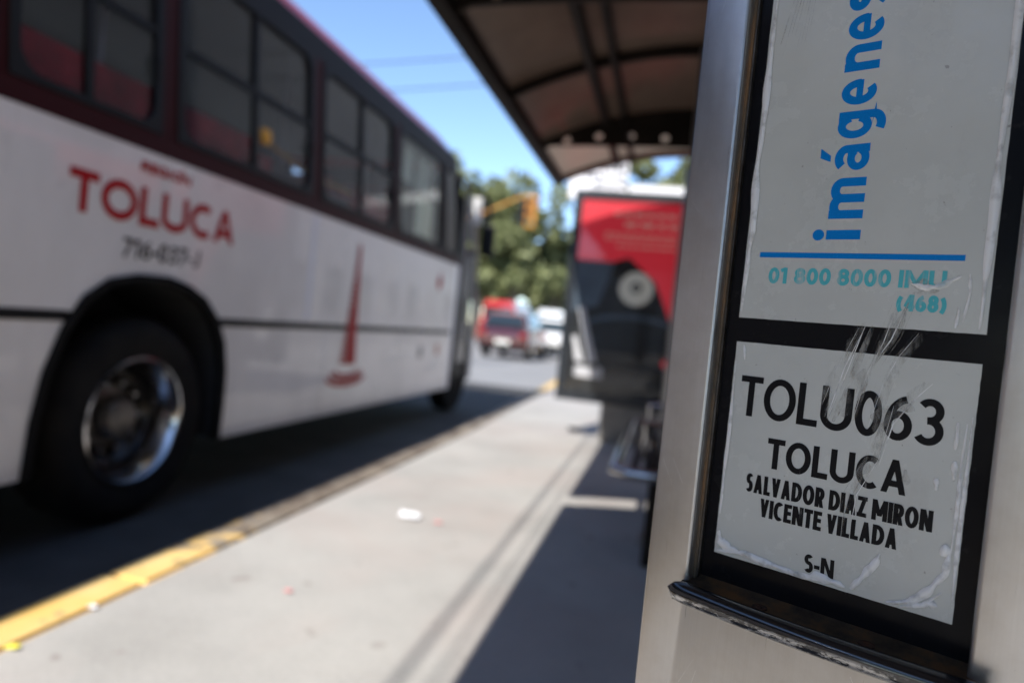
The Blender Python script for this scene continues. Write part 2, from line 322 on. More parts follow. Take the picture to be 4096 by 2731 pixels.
# ------------------------------------------------------------------ lettering (drawn from strokes)
def arc(cx, cy, rx, ry, a0, a1, n=18):
    return [(cx + rx * math.cos(math.radians(a0 + (a1 - a0) * i / n)), cy + ry * math.sin(math.radians(a0 + (a1 - a0) * i / n))) for i in range(n + 1)]
WID = dict(T=.74, O=1.0, L=.64, U=.9, C=.84, A=.9, S=.68, V=.86, D=.92, R=.80, I=.34, Z=.78, M=1.18, N=.94, E=.70, G=.95, J=.6)
for c in '02345678': WID[c] = .74
WID.update({'1': .56, '-': .44, '(': .36, ')': .36, ' ': .30, 'i': .34, 'm': 1.16, 'a': .76, 'g': .8, 'e': .76, 'n': .76, 's': .6})
def glyph(ch, k, t):
    """strokes and filled quads of a character, cap height 1, width scaled by k, stroke t"""
    w = WID[ch] * k; h = t / 2; sb = .03 * k; x0, x1 = sb, w - sb; ww = x1 - x0; st = []; po = []
    l, r, mx = x0 + h, x1 - h, (x0 + x1) / 2; rx = ww / 2 - h
    def dg(xa, ya, xb, yb):
        b = .9 * t * math.sqrt(1 + ((xb - xa) / (yb - ya)) ** 2) / 2; po.append([(xa - b, ya), (xa + b, ya), (xb + b, yb), (xb - b, yb)])
    X = .72
    if ch == 'T': st += [[(x0, 1 - h), (x1, 1 - h)], [(mx, 0), (mx, 1 - h)]]
    elif ch in 'O0': st += [arc(mx, .5, rx, .5 - h + .01, 0, 360, 36)]
    elif ch == 'L': st += [[(l, 1), (l, h), (x1, h)]]
    elif ch == 'U': st += [[(l, 1)] + arc(mx, .34, rx, .34 - h + .01, 180, 360, 20) + [(r, 1)]]
    elif ch == 'C': st += [arc(x0 + h + rx * 1.25, .5, rx * 1.25, .5 - h + .01, 55, 305, 28)]
    elif ch == 'G': st += [arc(x0 + h + rx * 1.1, .5, rx * 1.1, .5 - h + .01, 52, 318, 28), [(mx, .48), (r, .48), (r, .1)]]
    elif ch == 'A': b = t * .55; dg(x0 + b, 0, mx, 1); dg(x1 - b, 0, mx, 1); st += [[(x0 + ww * .2, .29), (x1 - ww * .2, .29)]]
    elif ch == 'V': b = t * .55; dg(mx, 0, x0 + b, 1); dg(mx, 0, x1 - b, 1)
    elif ch == 'S':
        st += [arc(mx, (1.53 - h) / 2, rx, (.47 - h) / 2, 38, 180, 10)[:-1] + arc(mx, (1.53 - h) / 2, rx, (.47 - h) / 2, 180, 262, 6) + arc(mx, (h + .53) / 2, rx, (.53 - h) / 2, 82, -142, 18)]
    elif ch == '3':
        st += [arc(mx - .03 * k, (1.53 - h) / 2, rx * .93, (.47 - h) / 2, 145, -95, 18), arc(mx - .03 * k, (h + .53) / 2, rx * 1.05, (.53 - h) / 2, 100, -148, 20)]
    elif ch == '6': st += [arc(mx, .325, rx, .325 - h, 0, 360, 28), arc(x1 - h, .33, ww - t, .67 - h, 180, 100, 14)]
    elif ch == '8': st += [arc(mx, (1.53 - h) / 2, rx * .88, (.47 - h) / 2, 0, 360, 24), arc(mx, (h + .53) / 2, rx, (.53 - h) / 2, 0, 360, 28)]
    elif ch == '4': xs = x0 + ww * .72; st += [[(xs, 0), (xs, 1)], [(x0 + h, .28), (x1, .28)], [(x0 + h * .9, .26), (xs - h * .3, .97)]]
    elif ch == '1': st += [[(mx + .05 * k, 0), (mx + .05 * k, 1)], [(x0 + .02 * k, .80), (mx + .05 * k, .93)]]
    elif ch == '7': st += [[(x0, 1 - h), (x1 - h * .2, 1 - h)], [(x0 + ww * .3, 0), (x1 - h, 1 - t * .6)]]
    elif ch == '5': st += [[(x1, 1 - h), (l, 1 - h), (l, .56)], arc(mx - .02, .31, rx, .31 - h, 130, -145, 18)]
    elif ch == 'D': st += [[(l, h), (l, 1 - h), (mx - .1 * k, 1 - h)] + arc(mx - .1 * k, .5, r - mx + .1 * k, .5 - h, 80, -80, 18) + [(mx - .1 * k, h), (l, h)]]
    elif ch == 'R': st += [[(l, 0), (l, 1 - h), (mx, 1 - h)] + arc(mx, (1.45 - h) / 2, (r - mx) * .95, (.55 - h) / 2, 80, -80, 12) + [(mx, .45), (l, .45)]]; dg(x1 - h * 1.1, 0, mx + .02 * k, .45)
    elif ch == 'I': st += [[(mx, 0), (mx, 1)]]
    elif ch == 'Z': st += [[(x0, 1 - h), (x1, 1 - h)], [(x0, h), (x1, h)]]; dg(x0 + h * 1.4, t * .9, x1 - h * 1.4, 1 - t * .9)
    elif ch == 'M': st += [[(l, 0), (l, 1)], [(r, 0), (r, 1)]]; dg(mx, .22, l + h * .1, 1); dg(mx, .22, r - h * .1, 1)
    elif ch == 'N': st += [[(l, 0), (l, 1)], [(r, 0), (r, 1)]]; dg(r - h * .35, 0, l + h * .35, 1)
    elif ch == 'E': st += [[(x1, 1 - h), (l, 1 - h), (l, h), (x1, h)], [(l, .52), (x1 - .04 * k, .52)]]
    elif ch == 'J': st += [[(r, 1)] + arc(mx, .3, rx, .3 - h, 0, -130, 12)]
    elif ch == '-': st += [[(x0, .4), (x1, .4)]]
    elif ch == '(': st += [arc(x1 + .45 * k, .42, .72 * k, .72, 142, 218, 12)]
    elif ch == ')': st += [arc(x0 - .45 * k, .42, .72 * k, .72, 38, -38, 12)]
    elif ch == 'i': st += [[(mx, 0), (mx, X)]]; po.append(circ(mx, 1.0 - .62 * t + .02, .6 * t, 20))
    elif ch == 'n': st += [[(l, 0), (l, X)], arc(l + rx, X - .27, rx * 1.0, .27 - h, 180, 0, 16) + [(r, 0)]]
    elif ch == 'm':
        q = (r - l) / 4; st += [[(l, 0), (l, X)], arc(l + q, X - .24, q, .24 - h, 180, 0, 12) + [(l + 2 * q, 0)], arc(l + 3 * q, X - .24, q, .24 - h, 180, 0, 12) + [(r, 0)]]
    elif ch == 'e': st += [(.72, [(x0 + h * .8, .345), (r + h * .75, .345)]), (.92, arc(mx, .36, rx, .36 - h + .01, -6, 302, 30))]
    elif ch == 'a':
        st += [(.95, arc(mx - .01, X - .25, rx, .25 - h, 148, 0, 14) + [(r, .0)]), (.85, arc(x0 + ww * .47, .225, ww * .47 - h, .225 - h + .02, 30, 345, 26)), (.75, [(x0 + ww * .45, .44 - h * .7), (r, .44 - h * .6)])]
    elif ch == 'g':
        st += [(.9, arc(x0 + ww * .46, X * .52, ww * .46 - h, X * .47 - h * .75, 20, 340, 28)), (.95, [(r, X), (r, -.0)] + arc(mx, .0, rx, .26 - h, 0, -122, 14)), (.75, [(mx, X - h * .8), (x1 - h * .2, X - h * .75)]), (.75, [(mx, .03 + h), (r, .06 + h)])]
    elif ch == 's':
        st += [arc(mx, (1.38 * X / .72 * .75 + .0) * .5 + .0 + .03, rx, (X - .37 - h) / 2, 40, 262, 14) + arc(mx, (h + .38) / 2, rx, (.38 - h) / 2, 82, -140, 14)]
    return po, st, w
def ribbon(pts, h):
    n = len(pts); A = []; B = []
    closed = (abs(pts[0][0] - pts[-1][0]) + abs(pts[0][1] - pts[-1][1])) < 1e-6
    for i in range(n):
        p = Vector(pts[i]); 
        pv = Vector(pts[i - 1]) if i else (Vector(pts[-2]) if closed else None); nx = Vector(pts[i + 1]) if i < n - 1 else (Vector(pts[1]) if closed else None)
        d1 = (p - pv).normalized() if pv is not None else (nx - p).normalized(); d2 = (nx - p).normalized() if nx is not None else d1
        n1 = Vector((-d1.y, d1.x)); n2 = Vector((-d2.y, d2.x)); mm_ = (n1 + n2)
        mm_ = mm_.normalized() if mm_.length > 1e-6 else n1; s = h / max(.35, mm_.dot(n1)); A.append(p + mm_ * s); B.append(p - mm_ * s)
    return A, B
def lettering(name, text, H, t, total, fn, m, parent, raise_=.00012, only=None, hgt=1.0):
    """text set to a given total width; fn(x, y, lift) -> 3D point in the parent's frame"""
    tt = t / H; lo, hi = .3, 2.0
    for _ in range(30):
        k = (lo + hi) / 2; s = sum(WID[c] for c in text) * k * H
        if s > total: hi = k
        else: lo = k
    x = 0; bm = nb(); q = 0
    for ch in text:
        if ch != ' ':
            po, st, w = glyph(ch, k, tt)
            for p in po:
                q += 1; bm.faces.new([bm.verts.new(fn((x + a) * H, b * H, raise_ * (1 + .12 * (q % 5)))) for a, b in p])
            for s_ in st:
                f_ = 1.0
                if isinstance(s_, tuple): f_, s_ = s_
                q += 1; A, B = ribbon(s_, tt / 2 * f_); z = raise_ * (1 + .12 * (q % 5))
                strip(bm, [fn((x + v.x) * H, v.y * H, z) for v in A], [fn((x + v.x) * H, v.y * H, z) for v in B])
        x += WID[ch] * k
    return obj(name, bm, m, parent)

# ================================================================== GROUND
bm = nb(); box(bm, -400, 400, -60, 900, -.40, -.19); obj('ground', bm, M['earth'], kind='structure')
bm = nb(); box(bm, -16, -1.5, -40, 420, -.188, -.15); obj('road', bm, M['road'], kind='structure')
bm = nb(); strip(bm, [(-5.6, q, -.146) for q in (-30, 0, 8, 12.6)], [(-1.6, q, -.146) for q in (-30, 0, 8, 12.6)]); obj('bus_shadow_sheet', bm, M['bus_shade_dark'], kind='structure')  # painted bus shade: dark sheet over the road, ending with the shadow
KP = [(-40, -1.95), (-6, -1.85), (0, -1.80), (3, -1.795), (6.0, -1.80), (9, -1.90), (12, -1.98), (16, -2.2), (40, -3.0), (120, -3.6), (420, -4)]
def kx(y):
    for (a, xa), (b, xb) in zip(KP, KP[1:]):
        if a <= y <= b: return xa + (xb - xa) * (y - a) / (b - a)
bm = nb(); box(bm, -1.63, 8, -40, 420, -.18, -.0035); sw = obj('sidewalk', bm, M['joint_dirt'], kind='structure')
ys = [-5.0 + 2.25 * i for i in range(0, 22)]; ys = [y + .01 for y in ys]
off = 1.76 - ys[3]; ys = [y + off for y in ys]
rs = random.Random(3)
for i in range(len(ys) - 1):
    for j, (xa, xb) in enumerate(((None, 1.35), (1.358, 4.4))):
        y0, y1 = ys[i] + .0025, ys[i + 1] - .0025; bm = nb(); dz = rs.uniform(-.0015, .0015)
        xl0, xl1 = (kx(y0) + .175, kx(y1) + .175) if xa is None else (xa, xa)
        if xa is None:
            vs = [bm.verts.new((x, y, z)) for z in (-.012, dz) for x, y in ((xl0, y0), (xb, y0), (xb, y1), (xl1, y1))]
            for f in ((0, 3, 2, 1), (4, 5, 6, 7), (0, 1, 5, 4), (1, 2, 6, 5), (2, 3, 7, 6), (3, 0, 4, 7)): bm.faces.new([vs[q] for q in f])
        else: box(bm, xa, xb, y0, y1, -.012, dz)
        obj('paving_slab', bm, M['concrete'], sw)
# far pavement on the right continues as one sheet
kr = bpy.data.objects.new('kerb', None); C.objects.link(kr); kr['kind'] = 'structure'
y = -6.0
while y < 46:
    y2 = y + 1.0; bm = nb(); xa, xb = kx(y), kx(y2)
    zt = rs.uniform(-.006, .006); jx = rs.uniform(-.006, .006)
    base = ((xa + jx, y + .004), (xa + .171, y + .004), (xb + .171, y2 - .004), (xb, y2 - .004))
    vs = [bm.verts.new((p[0], p[1], z)) for z in (-.16, .004 + zt) for p in base]
    for f in ((0, 3, 2, 1), (4, 5, 6, 7), (0, 1, 5, 4), (1, 2, 6, 5), (2, 3, 7, 6), (3, 0, 4, 7)): bm.faces.new([vs[q] for q in f])
    bmesh.ops.bevel(bm, geom=[e for e in bm.edges if all(v.co.z > 0 - .01 for v in e.verts)], offset=.012, segments=2, affect='EDGES')
    obj('kerbstone', bm, M['kerb_paint'], kr); y = y2
bm = nb(); strip(bm, [(kx(q), q, -.003) for q in (46, 120, 420)], [(8, q, -.003) for q in (46, 120, 420)]); obj('far_pavement', bm, M['concrete'], kind='structure')

# ================================================================== BUS
bus = thing('city_bus', 'long white and red city bus standing at the kerb, "TOLUCA" in red on its side', 'bus')
BX = -2.44
def leanx(z): return BX if z <= 1.64 else BX - .085 * ((z - 1.64) / 1.06)
def sidefn(dx=0):                      # (Y, Z, depth) -> world, side of the bus
    return lambda y, z, d: Vector((leanx(z) + dx + d, y, z))
ARCH = [(2.22, .19), (2.24, .42), (2.28, .62), (2.35, .80), (2.45, .945), (2.58, 1.03), (2.75, 1.065), (2.95, 1.07), (3.10, 1.04), (3.24, .98), (3.36, .87), (3.43, .74), (3.465, .58), (3.47, .40), (3.46, .19)]
YB, YF = -3.6, 7.72
up = [(YB, .875), (YB, 1.64), (YF, 1.64), (YF, .875)] + [p for p in ((3.372, .875),)] + [p for p in ARCH[::-1] if p[1] > .875] + [(2.40, .875)]
o = obj('side_panel', poly2d([up], .02, sidefn()), M['bus_white'], bus); o['label'] = 'upper white side panel'
lowL = [(YB, .19), (YB, .835), (2.37, .835)] + [p for p in ARCH[:4]][::-1]
lowR = [(3.46, .19), (3.47, .40), (3.465, .58), (3.43, .74), (3.385, .835), (4.62, .835), (4.62, .19)]
obj('skirt_panel', poly2d([lowL], .02, sidefn()), M['bus_white'], bus)
obj('skirt_panel', poly2d([lowR], .02, sidefn()), M['bus_white'], bus)
for a, b in ((4.63, 6.15), (6.16, 7.72)):
    obj('skirt_panel', poly2d([[(a, .19), (a, .835), (b, .835), (b, .19)]], .02, sidefn()), M['bus_white'], bus)
for a, b in ((YB, 2.37), (3.385, 6.55), (6.75, YF - .25)):
    bm = nb(); box(bm, BX - .005, BX + .014, a, b, .832, .878, .003); obj('rub_rail', bm, M['black_trim'], bus)
bm = nb(); box(bm, BX - .005, BX + .012, YF - .08, YF, .19, 1.64, .003); obj('door_jamb', bm, M['bus_seam'], bus)
bm = nb(); box(bm, BX + .0101, BX + .013, 4.30, 4.36, .90, 1.62, .001); obj('panel_seam', bm, M['bus_seam'], bus)
# arch lip
cen = (2.86, .45)
outer = ARCH; inner = [(cen[0] + (p[0] - cen[0]) * .94, p[1] if p[1] < .3 else cen[1] + (p[1] - cen[1]) * .945) for p in ARCH]
bm = poly2d([outer + inner[::-1]], .05, sidefn(.0)); obj('wheel_arch_lip', bm, M['rubber'], bus)
bm = nb(); strip(bm, [(BX - .01, *p) for p in ARCH], [(BX - .62, *p) for p in ARCH])
vs = [bm.verts.new((BX - .62, *p)) for p in ARCH]; bm.faces.new(vs); obj('wheel_well', bm, M['dark_inside'], bus)
# under floor, floor, far side
bm = nb(); box(bm, -4.85, BX - .65, YB, 8.1, .22, .30); box(bm, -4.85, BX - .02, 3.6, 8.1, .24, .30); box(bm, -4.85, BX - .02, YB, 2.15, .24, .30); obj('underfloor', bm, M['dark_inside'], bus)
bm = nb(); box(bm, -4.85, BX - .03, YB, 7.7, 1.08, 1.12); obj('cabin_floor', bm, M['dark_inside'], bus)
bm = nb(); box(bm, -4.95, -4.93, YB, 8.2, .19, 1.64); obj('left_side_panel', bm, M['bus_white'], bus)
bm = nb(); box(bm, -4.93, -2.46, YB - .03, YB, .2, 2.9); obj('rear_panel', bm, M['bus_white'], bus)
bm = nb(); box(bm, -4.6, -2.9, .4, .46, 1.12, 2.2); obj('interior_bulkhead', bm, M['seat_grey'], bus)
# sill band, pillars and header of the window wall
def wallpiece(name, y0, y1, z0, z1, m, proud=.0, th=.03, parent=bus):
    n = max(2, int(abs(z1 - z0) / .3) + 1)
    return obj(name, poly2d([[(y0, z0), (y1, z0), (y1, z1), (y0, z1)]], th, sidefn(proud)), m, parent)
wallpiece('sill_band', YB, YF, 1.643, 1.735, M['bus_maroon'], -.003)
wallpiece('header_band', YB, 7.55, 2.70, 2.86, M['black_trim'], -.003)
WIN = [(-2.0, -.72), (-.62, .62), (.72, 1.98), (2.04, 2.83), (2.93, 4.26), (4.38, 5.70), (5.80, 7.08), (7.14, 7.70)]
pil = [(YB, -2.0)] + [(a[1], b[0]) for a, b in zip(WIN, WIN[1:])] + [(7.70, 7.72)]
for a, b in pil: wallpiece('window_pillar', a, b, 1.737, 2.698, M['bus_maroon'], -.004)
for wi, (a, b) in enumerate(WIN):
    z0, z1 = 1.737, 2.698
    fr = obj('window', poly2d([[(a + .002, z0 + .002), (b - .002, z0 + .002), (b - .002, z1 - .002), (a + .002, z1 - .002)], rrect(a + .045, b - .045, z0 + .035, z1 - .035, .10)], .03, sidefn(.004)), M['black_trim'], bus)
    gm = M['bus_glass'] if wi < 6 else (M['clear_glass'] if wi == 6 else M['dark_glass'])
    if wi < 6:
        mid = (a + b) / 2 if wi != 3 else a + .37
        obj('mullion', poly2d([[(mid - .02, z0 + .03), (mid + .02, z0 + .03), (mid + .02, z1 - .03), (mid - .02, z1 - .03)]], .02, sidefn(.002)), M['black_trim'], fr)
        obj('transom', poly2d([[(a + .04, 2.195), (b - .04, 2.195), (b - .04, 2.235), (a + .04, 2.235)]], .016, sidefn(.003)), M['black_trim'], fr)
        for ya, yb in ((a + .04, mid), (mid, b - .04)):
            for za, zb in ((z0 + .03, 2.21), (2.215, z1 - .03)):
                obj('pane', poly2d([[(ya, za), (yb, za), (yb, zb), (ya, zb)]], .004, sidefn(-.004 if zb < 2.3 else -.010)), gm, fr)
        bm = nb(); box(bm, leanx(2.0) + .0, leanx(2.0) + .03, b - .062, b - .03, 2.0, 2.09, .004); obj('latch', bm, M['black_trim'], fr)
    else:
        obj('pane', poly2d([[(a + .03, z0 + .02), (b - .03, z0 + .02), (b - .03, z1 - .02), (a + .03, z1 - .02)]], .004, sidefn(-.006)), gm, fr)
# notices stuck inside the front window
bm = nb(); box(bm, BX - .10, BX - .095, 6.45, 6.92, 1.83, 2.20); o = obj('window_notice', bm, M['poster_cream'], bus)
bm = nb(); box(bm, BX - .16, BX - .155, 6.15, 6.4, 2.3, 2.62); o = obj('window_notice', bm, M['white'], bus)
bm = nb(); box(bm, BX - .16, BX - .155, 6.52, 6.95, 2.28, 2.60); o = obj('window_notice', bm, M['white'], bus)
# left window wall
bm = nb(); box(bm, -4.93, -4.90, YB, 8.1, 1.64, 1.76); box(bm, -4.91, -4.88, YB, 8.0, 2.62, 2.86)
for y in (-3.6, -2.0, -.7, .65, 2.0, 3.3, 4.6, 5.9, 7.3): box(bm, -4.925, -4.895, y, y + .09, 1.761, 2.619)
obj('left_window_frame', bm, M['black_trim'], bus)
bm = nb(); box(bm, -4.915, -4.911, YB, 8.0, 1.762, 2.618); obj('left_glass', bm, M['clear_glass'], bus)
# roof: loft of cross-sections
def roof_sec(y, inset, drop):
    P = []
    prof = [(0, 2.84), (.01, 2.90), (.035, 2.955), (.09, 3.0), (.25, 3.05), (.6, 3.085), (1.17, 3.10)]
    for dx, z in prof: P.append((-2.545 - dx - inset, y, z - drop))
    L_ = [(-2.545 - 1.17 * 2 + (dx) + inset, y, z - drop) for dx, z in prof[:-1]][::-1]
    return P + L_
secs = [roof_sec(YB, .02, .02)] + [roof_sec(y, 0, 0) for y in (-3.4, 0, 3, 6, 7.0)] + [roof_sec(7.5, .02, .015), roof_sec(7.85, .06, .05), roof_sec(8.12, .14, .13), roof_sec(8.30, .24, .26)]
bm = nb(); R_ = [[bm.verts.new(p) for p in s] for s in secs]; R_r = []
for i in range(len(R_) - 1):
    for k in range(len(R_[0]) - 1): bm.faces.new((R_[i][k], R_[i + 1][k], R_[i + 1][k + 1], R_[i][k + 1]))
bm.faces.new(R_[0]); bm.faces.new(R_[-1][::-1])
obj('roof', bm, M['bus_red'], bus, True)
bm = nb(); box(bm, -4.85, -2.6, YB + .1, 7.6, 2.80, 2.83); obj('ceiling', bm, M['seat_grey'], bus)
for (ya, yb, xa, xb) in ((-1.2, .9, -4.2, -3.2),):
    bm = nb(); box(bm, xa, xb, ya, yb, 3.06, 3.16, .04); obj('roof_hatch', bm, M['bus_white'], bus)
# door opening at the front
bm = nb(); box(bm, -2.47, -2.445, 7.735, 7.93, .35, 2.66, .006); d = obj('door_leaf', bm, M['black_trim'], bus)
bm = nb(); box(bm, -2.449, -2.441, 7.765, 7.90, 1.2, 2.5); obj('door_glass', bm, M['win_dark'], d)
bm = nb(); box(bm, -2.475, -2.448, 7.94, 8.40, .30, 1.9, .006); d = obj('door_leaf', bm, M['black_trim'], bus)
bm = nb(); box(bm, -2.451, -2.444, 7.98, 8.36, .5, 1.85); obj('door_glass', bm, M['win_dark'], d)
bm = nb(); tube(bm, [(-2.43, 7.93, .5), (-2.43, 7.93, 2.4)], .012, 8); obj('door_handrail', bm, M['silver'], d)
bm = nb(); tube(bm, [(-2.43, 8.52, .28), (-2.43, 8.50, 1.2), (-2.45, 8.40, 1.8), (-2.50, 8.22, 2.55)], .035, 8); obj('corner_post', bm, M['silver'], bus, True)
# front face (raked windshield and bumper)
bm = nb(); box(bm, -4.93, -2.47, 8.45, 8.72, .22, .75, .05); obj('bumper', bm, M['black_trim'], bus)
bm = nb(); strip(bm, [(-4.9, 8.68, .75), (-4.9, 8.60, 1.38)], [(-2.52, 8.68, .75), (-2.52, 8.60, 1.38)])
obj('front_panel', bm, M['bus_white'], bus)
bm = nb(); strip(bm, [(-4.75, 8.60, 1.4), (-4.7, 8.30, 2.6)], [(-2.52, 8.60, 1.4), (-2.66, 8.30, 2.6)]); obj('windshield', bm, M['win_dark'], bus)
bm = nb(); box(bm, -4.75, -2.66, 8.22, 8.29, 2.6, 2.84, .01); obj('destination_header', bm, M['black_trim'], bus)
bm = nb(); box(bm, -4.85, -2.60, 7.98, 8.50, .31, 1.42, .03); obj('dashboard', bm, M['dark_inside'], bus)
bm = nb(); strip(bm, [(-4.92, 8.0, .3), (-4.92, 8.0, 1.64)], [(-4.92, 8.62, .3), (-4.92, 8.60, 1.64)]); obj('left_front_panel', bm, M['bus_white'], bus)
# mirror
bm = nb(); tube(bm, [(-2.6, 8.34, 2.72), (-2.45, 8.55, 2.66), (-2.38, 8.60, 2.52), (-2.36, 8.60, 2.28)], .028, 8); mr_ = obj('side_mirror', bm, M['black_trim'], bus, True)
bm = nb(); box(bm, -2.46, -2.27, 8.56, 8.66, 1.86, 2.27, .03); obj('mirror_housing', bm, M['black_trim'], mr_, True)
bm = nb(); tube(bm, [(-2.42, 8.20, 2.54), (-2.415, 8.20, 2.22)], .055, 10); obj('marker_lamp', bm, M['white'], bus, True)
# wheels
def wheel(y, x0=-2.475, s=1):
    R = .505; bm = nb(); zc = .355
    lathe(bm, [(.30, -.02), (.315, .0), (.36, .012), (.42, .016), (.465, .006), (.49, -.02), (.503, -.05), (.505, -.14), (.503, -.22), (.48, -.27), (.3, -.28)], 48, 'X', (x0, y, zc), False)
    t_ = obj('wheel', bm, M['tyre'], bus, True)
    bm = nb(); lathe(bm, [(.318, -.005), (.312, .012), (.300, .014), (.292, .004), (.283, -.03), (.268, -.06), (.258, -.10), (.250, -.15)], 48, 'X', (x0, y, zc), False)
    rim = obj('rim', bm, M['chrome'], t_, True)
    bm = nb(); lathe(bm, [(.251, -.148), (.24, -.13), (.225, -.125), (.20, -.15), (.17, -.185), (.145, -.185)], 48, 'X', (x0, y, zc), False); obj('wheel_disc', bm, M['disc'], t_, True)
    bm = nb(); lathe(bm, [(.146, -.185), (.15, -.165), (.11, -.15), (.10, -.09), (.085, -.07), (.06, -.065), (.0001, -.062)], 32, 'X', (x0, y, zc)); obj('hub', bm, M['hub'], t_, True)
    bm = nb()
    for k in range(10):
        a = 2 * PI * k / 10; lathe(bm, [(.016, -.18), (.016, -.14), (.010, -.13), (.0001, -.13)], 8, 'X', (x0, y + .17 * math.cos(a), zc + .17 * math.sin(a)))
    obj('wheel_nuts', bm, M['chrome'], t_, True)
    bm = nb(); tread = 40
    for k in range(tread):
        a = 2 * PI * k / tread; c_, s_ = math.cos(a), math.sin(a)
        v = [(x0 - .06, .502, -.012), (x0 - .06, .502, .012), (x0 - .21, .502, .012), (x0 - .21, .502, -.012)]
        lo_ = [bm.verts.new((x, y + r * c_ - w_ * s_, zc + r * s_ + w_ * c_)) for x, r, w_ in v]; hi_ = [bm.verts.new((x, y + (r + .006) * c_ - w_ * s_, zc + (r + .006) * s_ + w_ * c_)) for x, r, w_ in v]
        bm.faces.new(hi_)
        for q in range(4): bm.faces.new((lo_[q], lo_[(q + 1) % 4], hi_[(q + 1) % 4], hi_[q]))
    o = obj('tread_blocks', bm, M['tyre'], t_); o['kind'] = 'stuff'
wheel(2.865)
for y in (8.0,):  # front axle ahead of the door in shadow
    bm = nb(); lathe(bm, [(.25, -.2), (.46, -.2), (.48, -.1), (.46, 0), (.25, 0)], 32, 'X', (-2.50, 8.22, .34)); obj('front_wheel', bm, M['tyre'], bus, True)
# seats seen through the glass
def seat(y, x, m):
    bm = nb(); box(bm, x - .44, x, y - .05, y + .06, 1.30, 1.98, .03); box(bm, x - .44, x, y + .061, y + .42, 1.30, 1.56, .02); return obj('seat', bm, m, bus)
for i, y in enumerate([-1.6, -.85, -.1, .65, 1.4, 2.1, 2.75, 3.35, 4.0, 4.7, 5.3, 5.9]):
    seat(y, -2.56, M['seat_red'] if i not in (8,) else M['seat_grey'])
    if i % 2 == 0: seat(y + .15, -4.3, M['seat_red'])
bm = nb(); box(bm, -2.50, -2.485, 2.0, 3.62, 1.64, 1.95, .005); obj('red_side_board', bm, M['seat_red'], bus)
bm = nb(); box(bm, -2.50, -2.485, 4.95, 5.75, 1.64, 1.95, .005); obj('red_side_board', bm, M['seat_red'], bus)
bm = nb(); tube(bm, [(-2.50, 3.72, 1.98), (-2.50, 4.25, 1.90), (-2.50, 4.95, 1.90)], .016, 6); obj('handrail', bm, M['seat_yellow'], bus)
bm = nb(); box(bm, -2.505, -2.49, 3.66, 3.84, 1.66, 1.88, .01); obj('red_side_board', bm, M['seat_red'], bus)
bm = nb(); box(bm, -2.51, -2.50, 3.86, 4.94, 1.64, 1.84, .005); obj('grey_side_board', bm, M['seat_grey'], bus)
bm = nb(); lathe(bm, [(.0001, -.06), (.05, -.04), (.06, .0), (.05, .04), (.0001, .06)], 12, 'Z', (-2.50, 3.72, 1.99)); obj('grab_knob', bm, M['seat_yellow'], bus, True)
for y in (1.2, 3.1, 4.9, 6.4):
    bm = nb(); tube(bm, [(-3.1, y, 1.1), (-3.1, y, 2.8)], .016, 6); obj('grab_pole', bm, M['silver'], bus)
# lettering on the side
def bt(y0, z0, sh=0, slope=0): return lambda x, y, d: Vector((BX + .0102 + d, y0 + x + y * sh, z0 + y + x * slope))
lettering('painted_name', 'TOLUCA', .178, .040, 1.12, bt(2.325, 1.293), M['letter_red'], bus, .002)
lettering('painted_word', 'REGION', .048, .014, .345, bt(2.705, 1.541), M['letter_red'], bus, .002)
bm = nb(); v = [bm.verts.new((BX + .013, *p)) for p in ((2.965, 1.592), (2.985, 1.592), (3.002, 1.608), (2.985, 1.608))]; bm.faces.new(v); obj('accent_mark', bm, M['letter_red'], bus)
lettering('painted_number', '716-037-J', .090, .017, .53, bt(2.63, 1.135, .10), M['letter_black'], bus, .002)
# spiral tower emblem
bm = nb()
for i in range(17):
    z = .575 + i * .036 if i < 12 else .575 + 12 * .036 + (i - 12) * .05
    f = (z - .56) / .95; wl = (.145) * (1 - f) ** 1.6 + .022; wr = .10 * (1 - f) ** 1.2 + .022
    c0 = 5.035; lift = BX + .0165
    bm.faces.new([bm.verts.new((lift, *p)) for p in ((c0 - wl, z), (c0 + wr, z - .004), (c0 + wr * .96, z + .026), (c0 - wl * .93, z + .022))])
bm.faces.new([bm.verts.new((BX + .018, *p)) for p in ((4.99, .565), (5.14, .565), (5.07, 1.50), (5.035, 1.54), (5.02, 1.3), (5.0, .9))])
t_ = obj('tower_emblem', bm, M['letter_red'], bus)
bm = nb()
for k, (rx, rz, th) in enumerate(((.33, .072, .016), (.26, .05, .014), (.19, .032, .014))):
    A, B = ribbon(arc(5.02, .475 + k * .014, rx, rz, -175, -5, 20) if k == 0 else arc(5.02, .475 + k * .016, rx, rz, -200, 20, 24), th)
    strip(bm, [(BX + .013 + k * .001, v.x, v.y) for v in A], [(BX + .013 + k * .001, v.x, v.y) for v in B])
obj('emblem_base', bm, M['letter_red'], t_)
bm = nb(); bm.faces.new([bm.verts.new((BX + .014, *p)) for p in ((6.98, 1.38), (7.06, 1.29), (7.15, 1.39), (7.07, 1.50))]); obj('red_sticker', bm, M['letter_red'], bus)
bm = nb(); bm.faces.new([bm.verts.new((BX + .014, *p)) for p in ((7.14, .60), (7.24, .60), (7.24, .72), (7.14, .72))]); obj('orange_sticker', bm, mat('orange_sticker', (.5, .2, .12), .5), bus)
bm = nb(); bm.faces.new([bm.verts.new((BX + .014, *p)) for p in ((6.62, .58), (6.72, .58), (6.72, .70), (6.62, .70))]); obj('grey_sticker', bm, mat('grey_sticker', (.3, .3, .3), .5), bus)

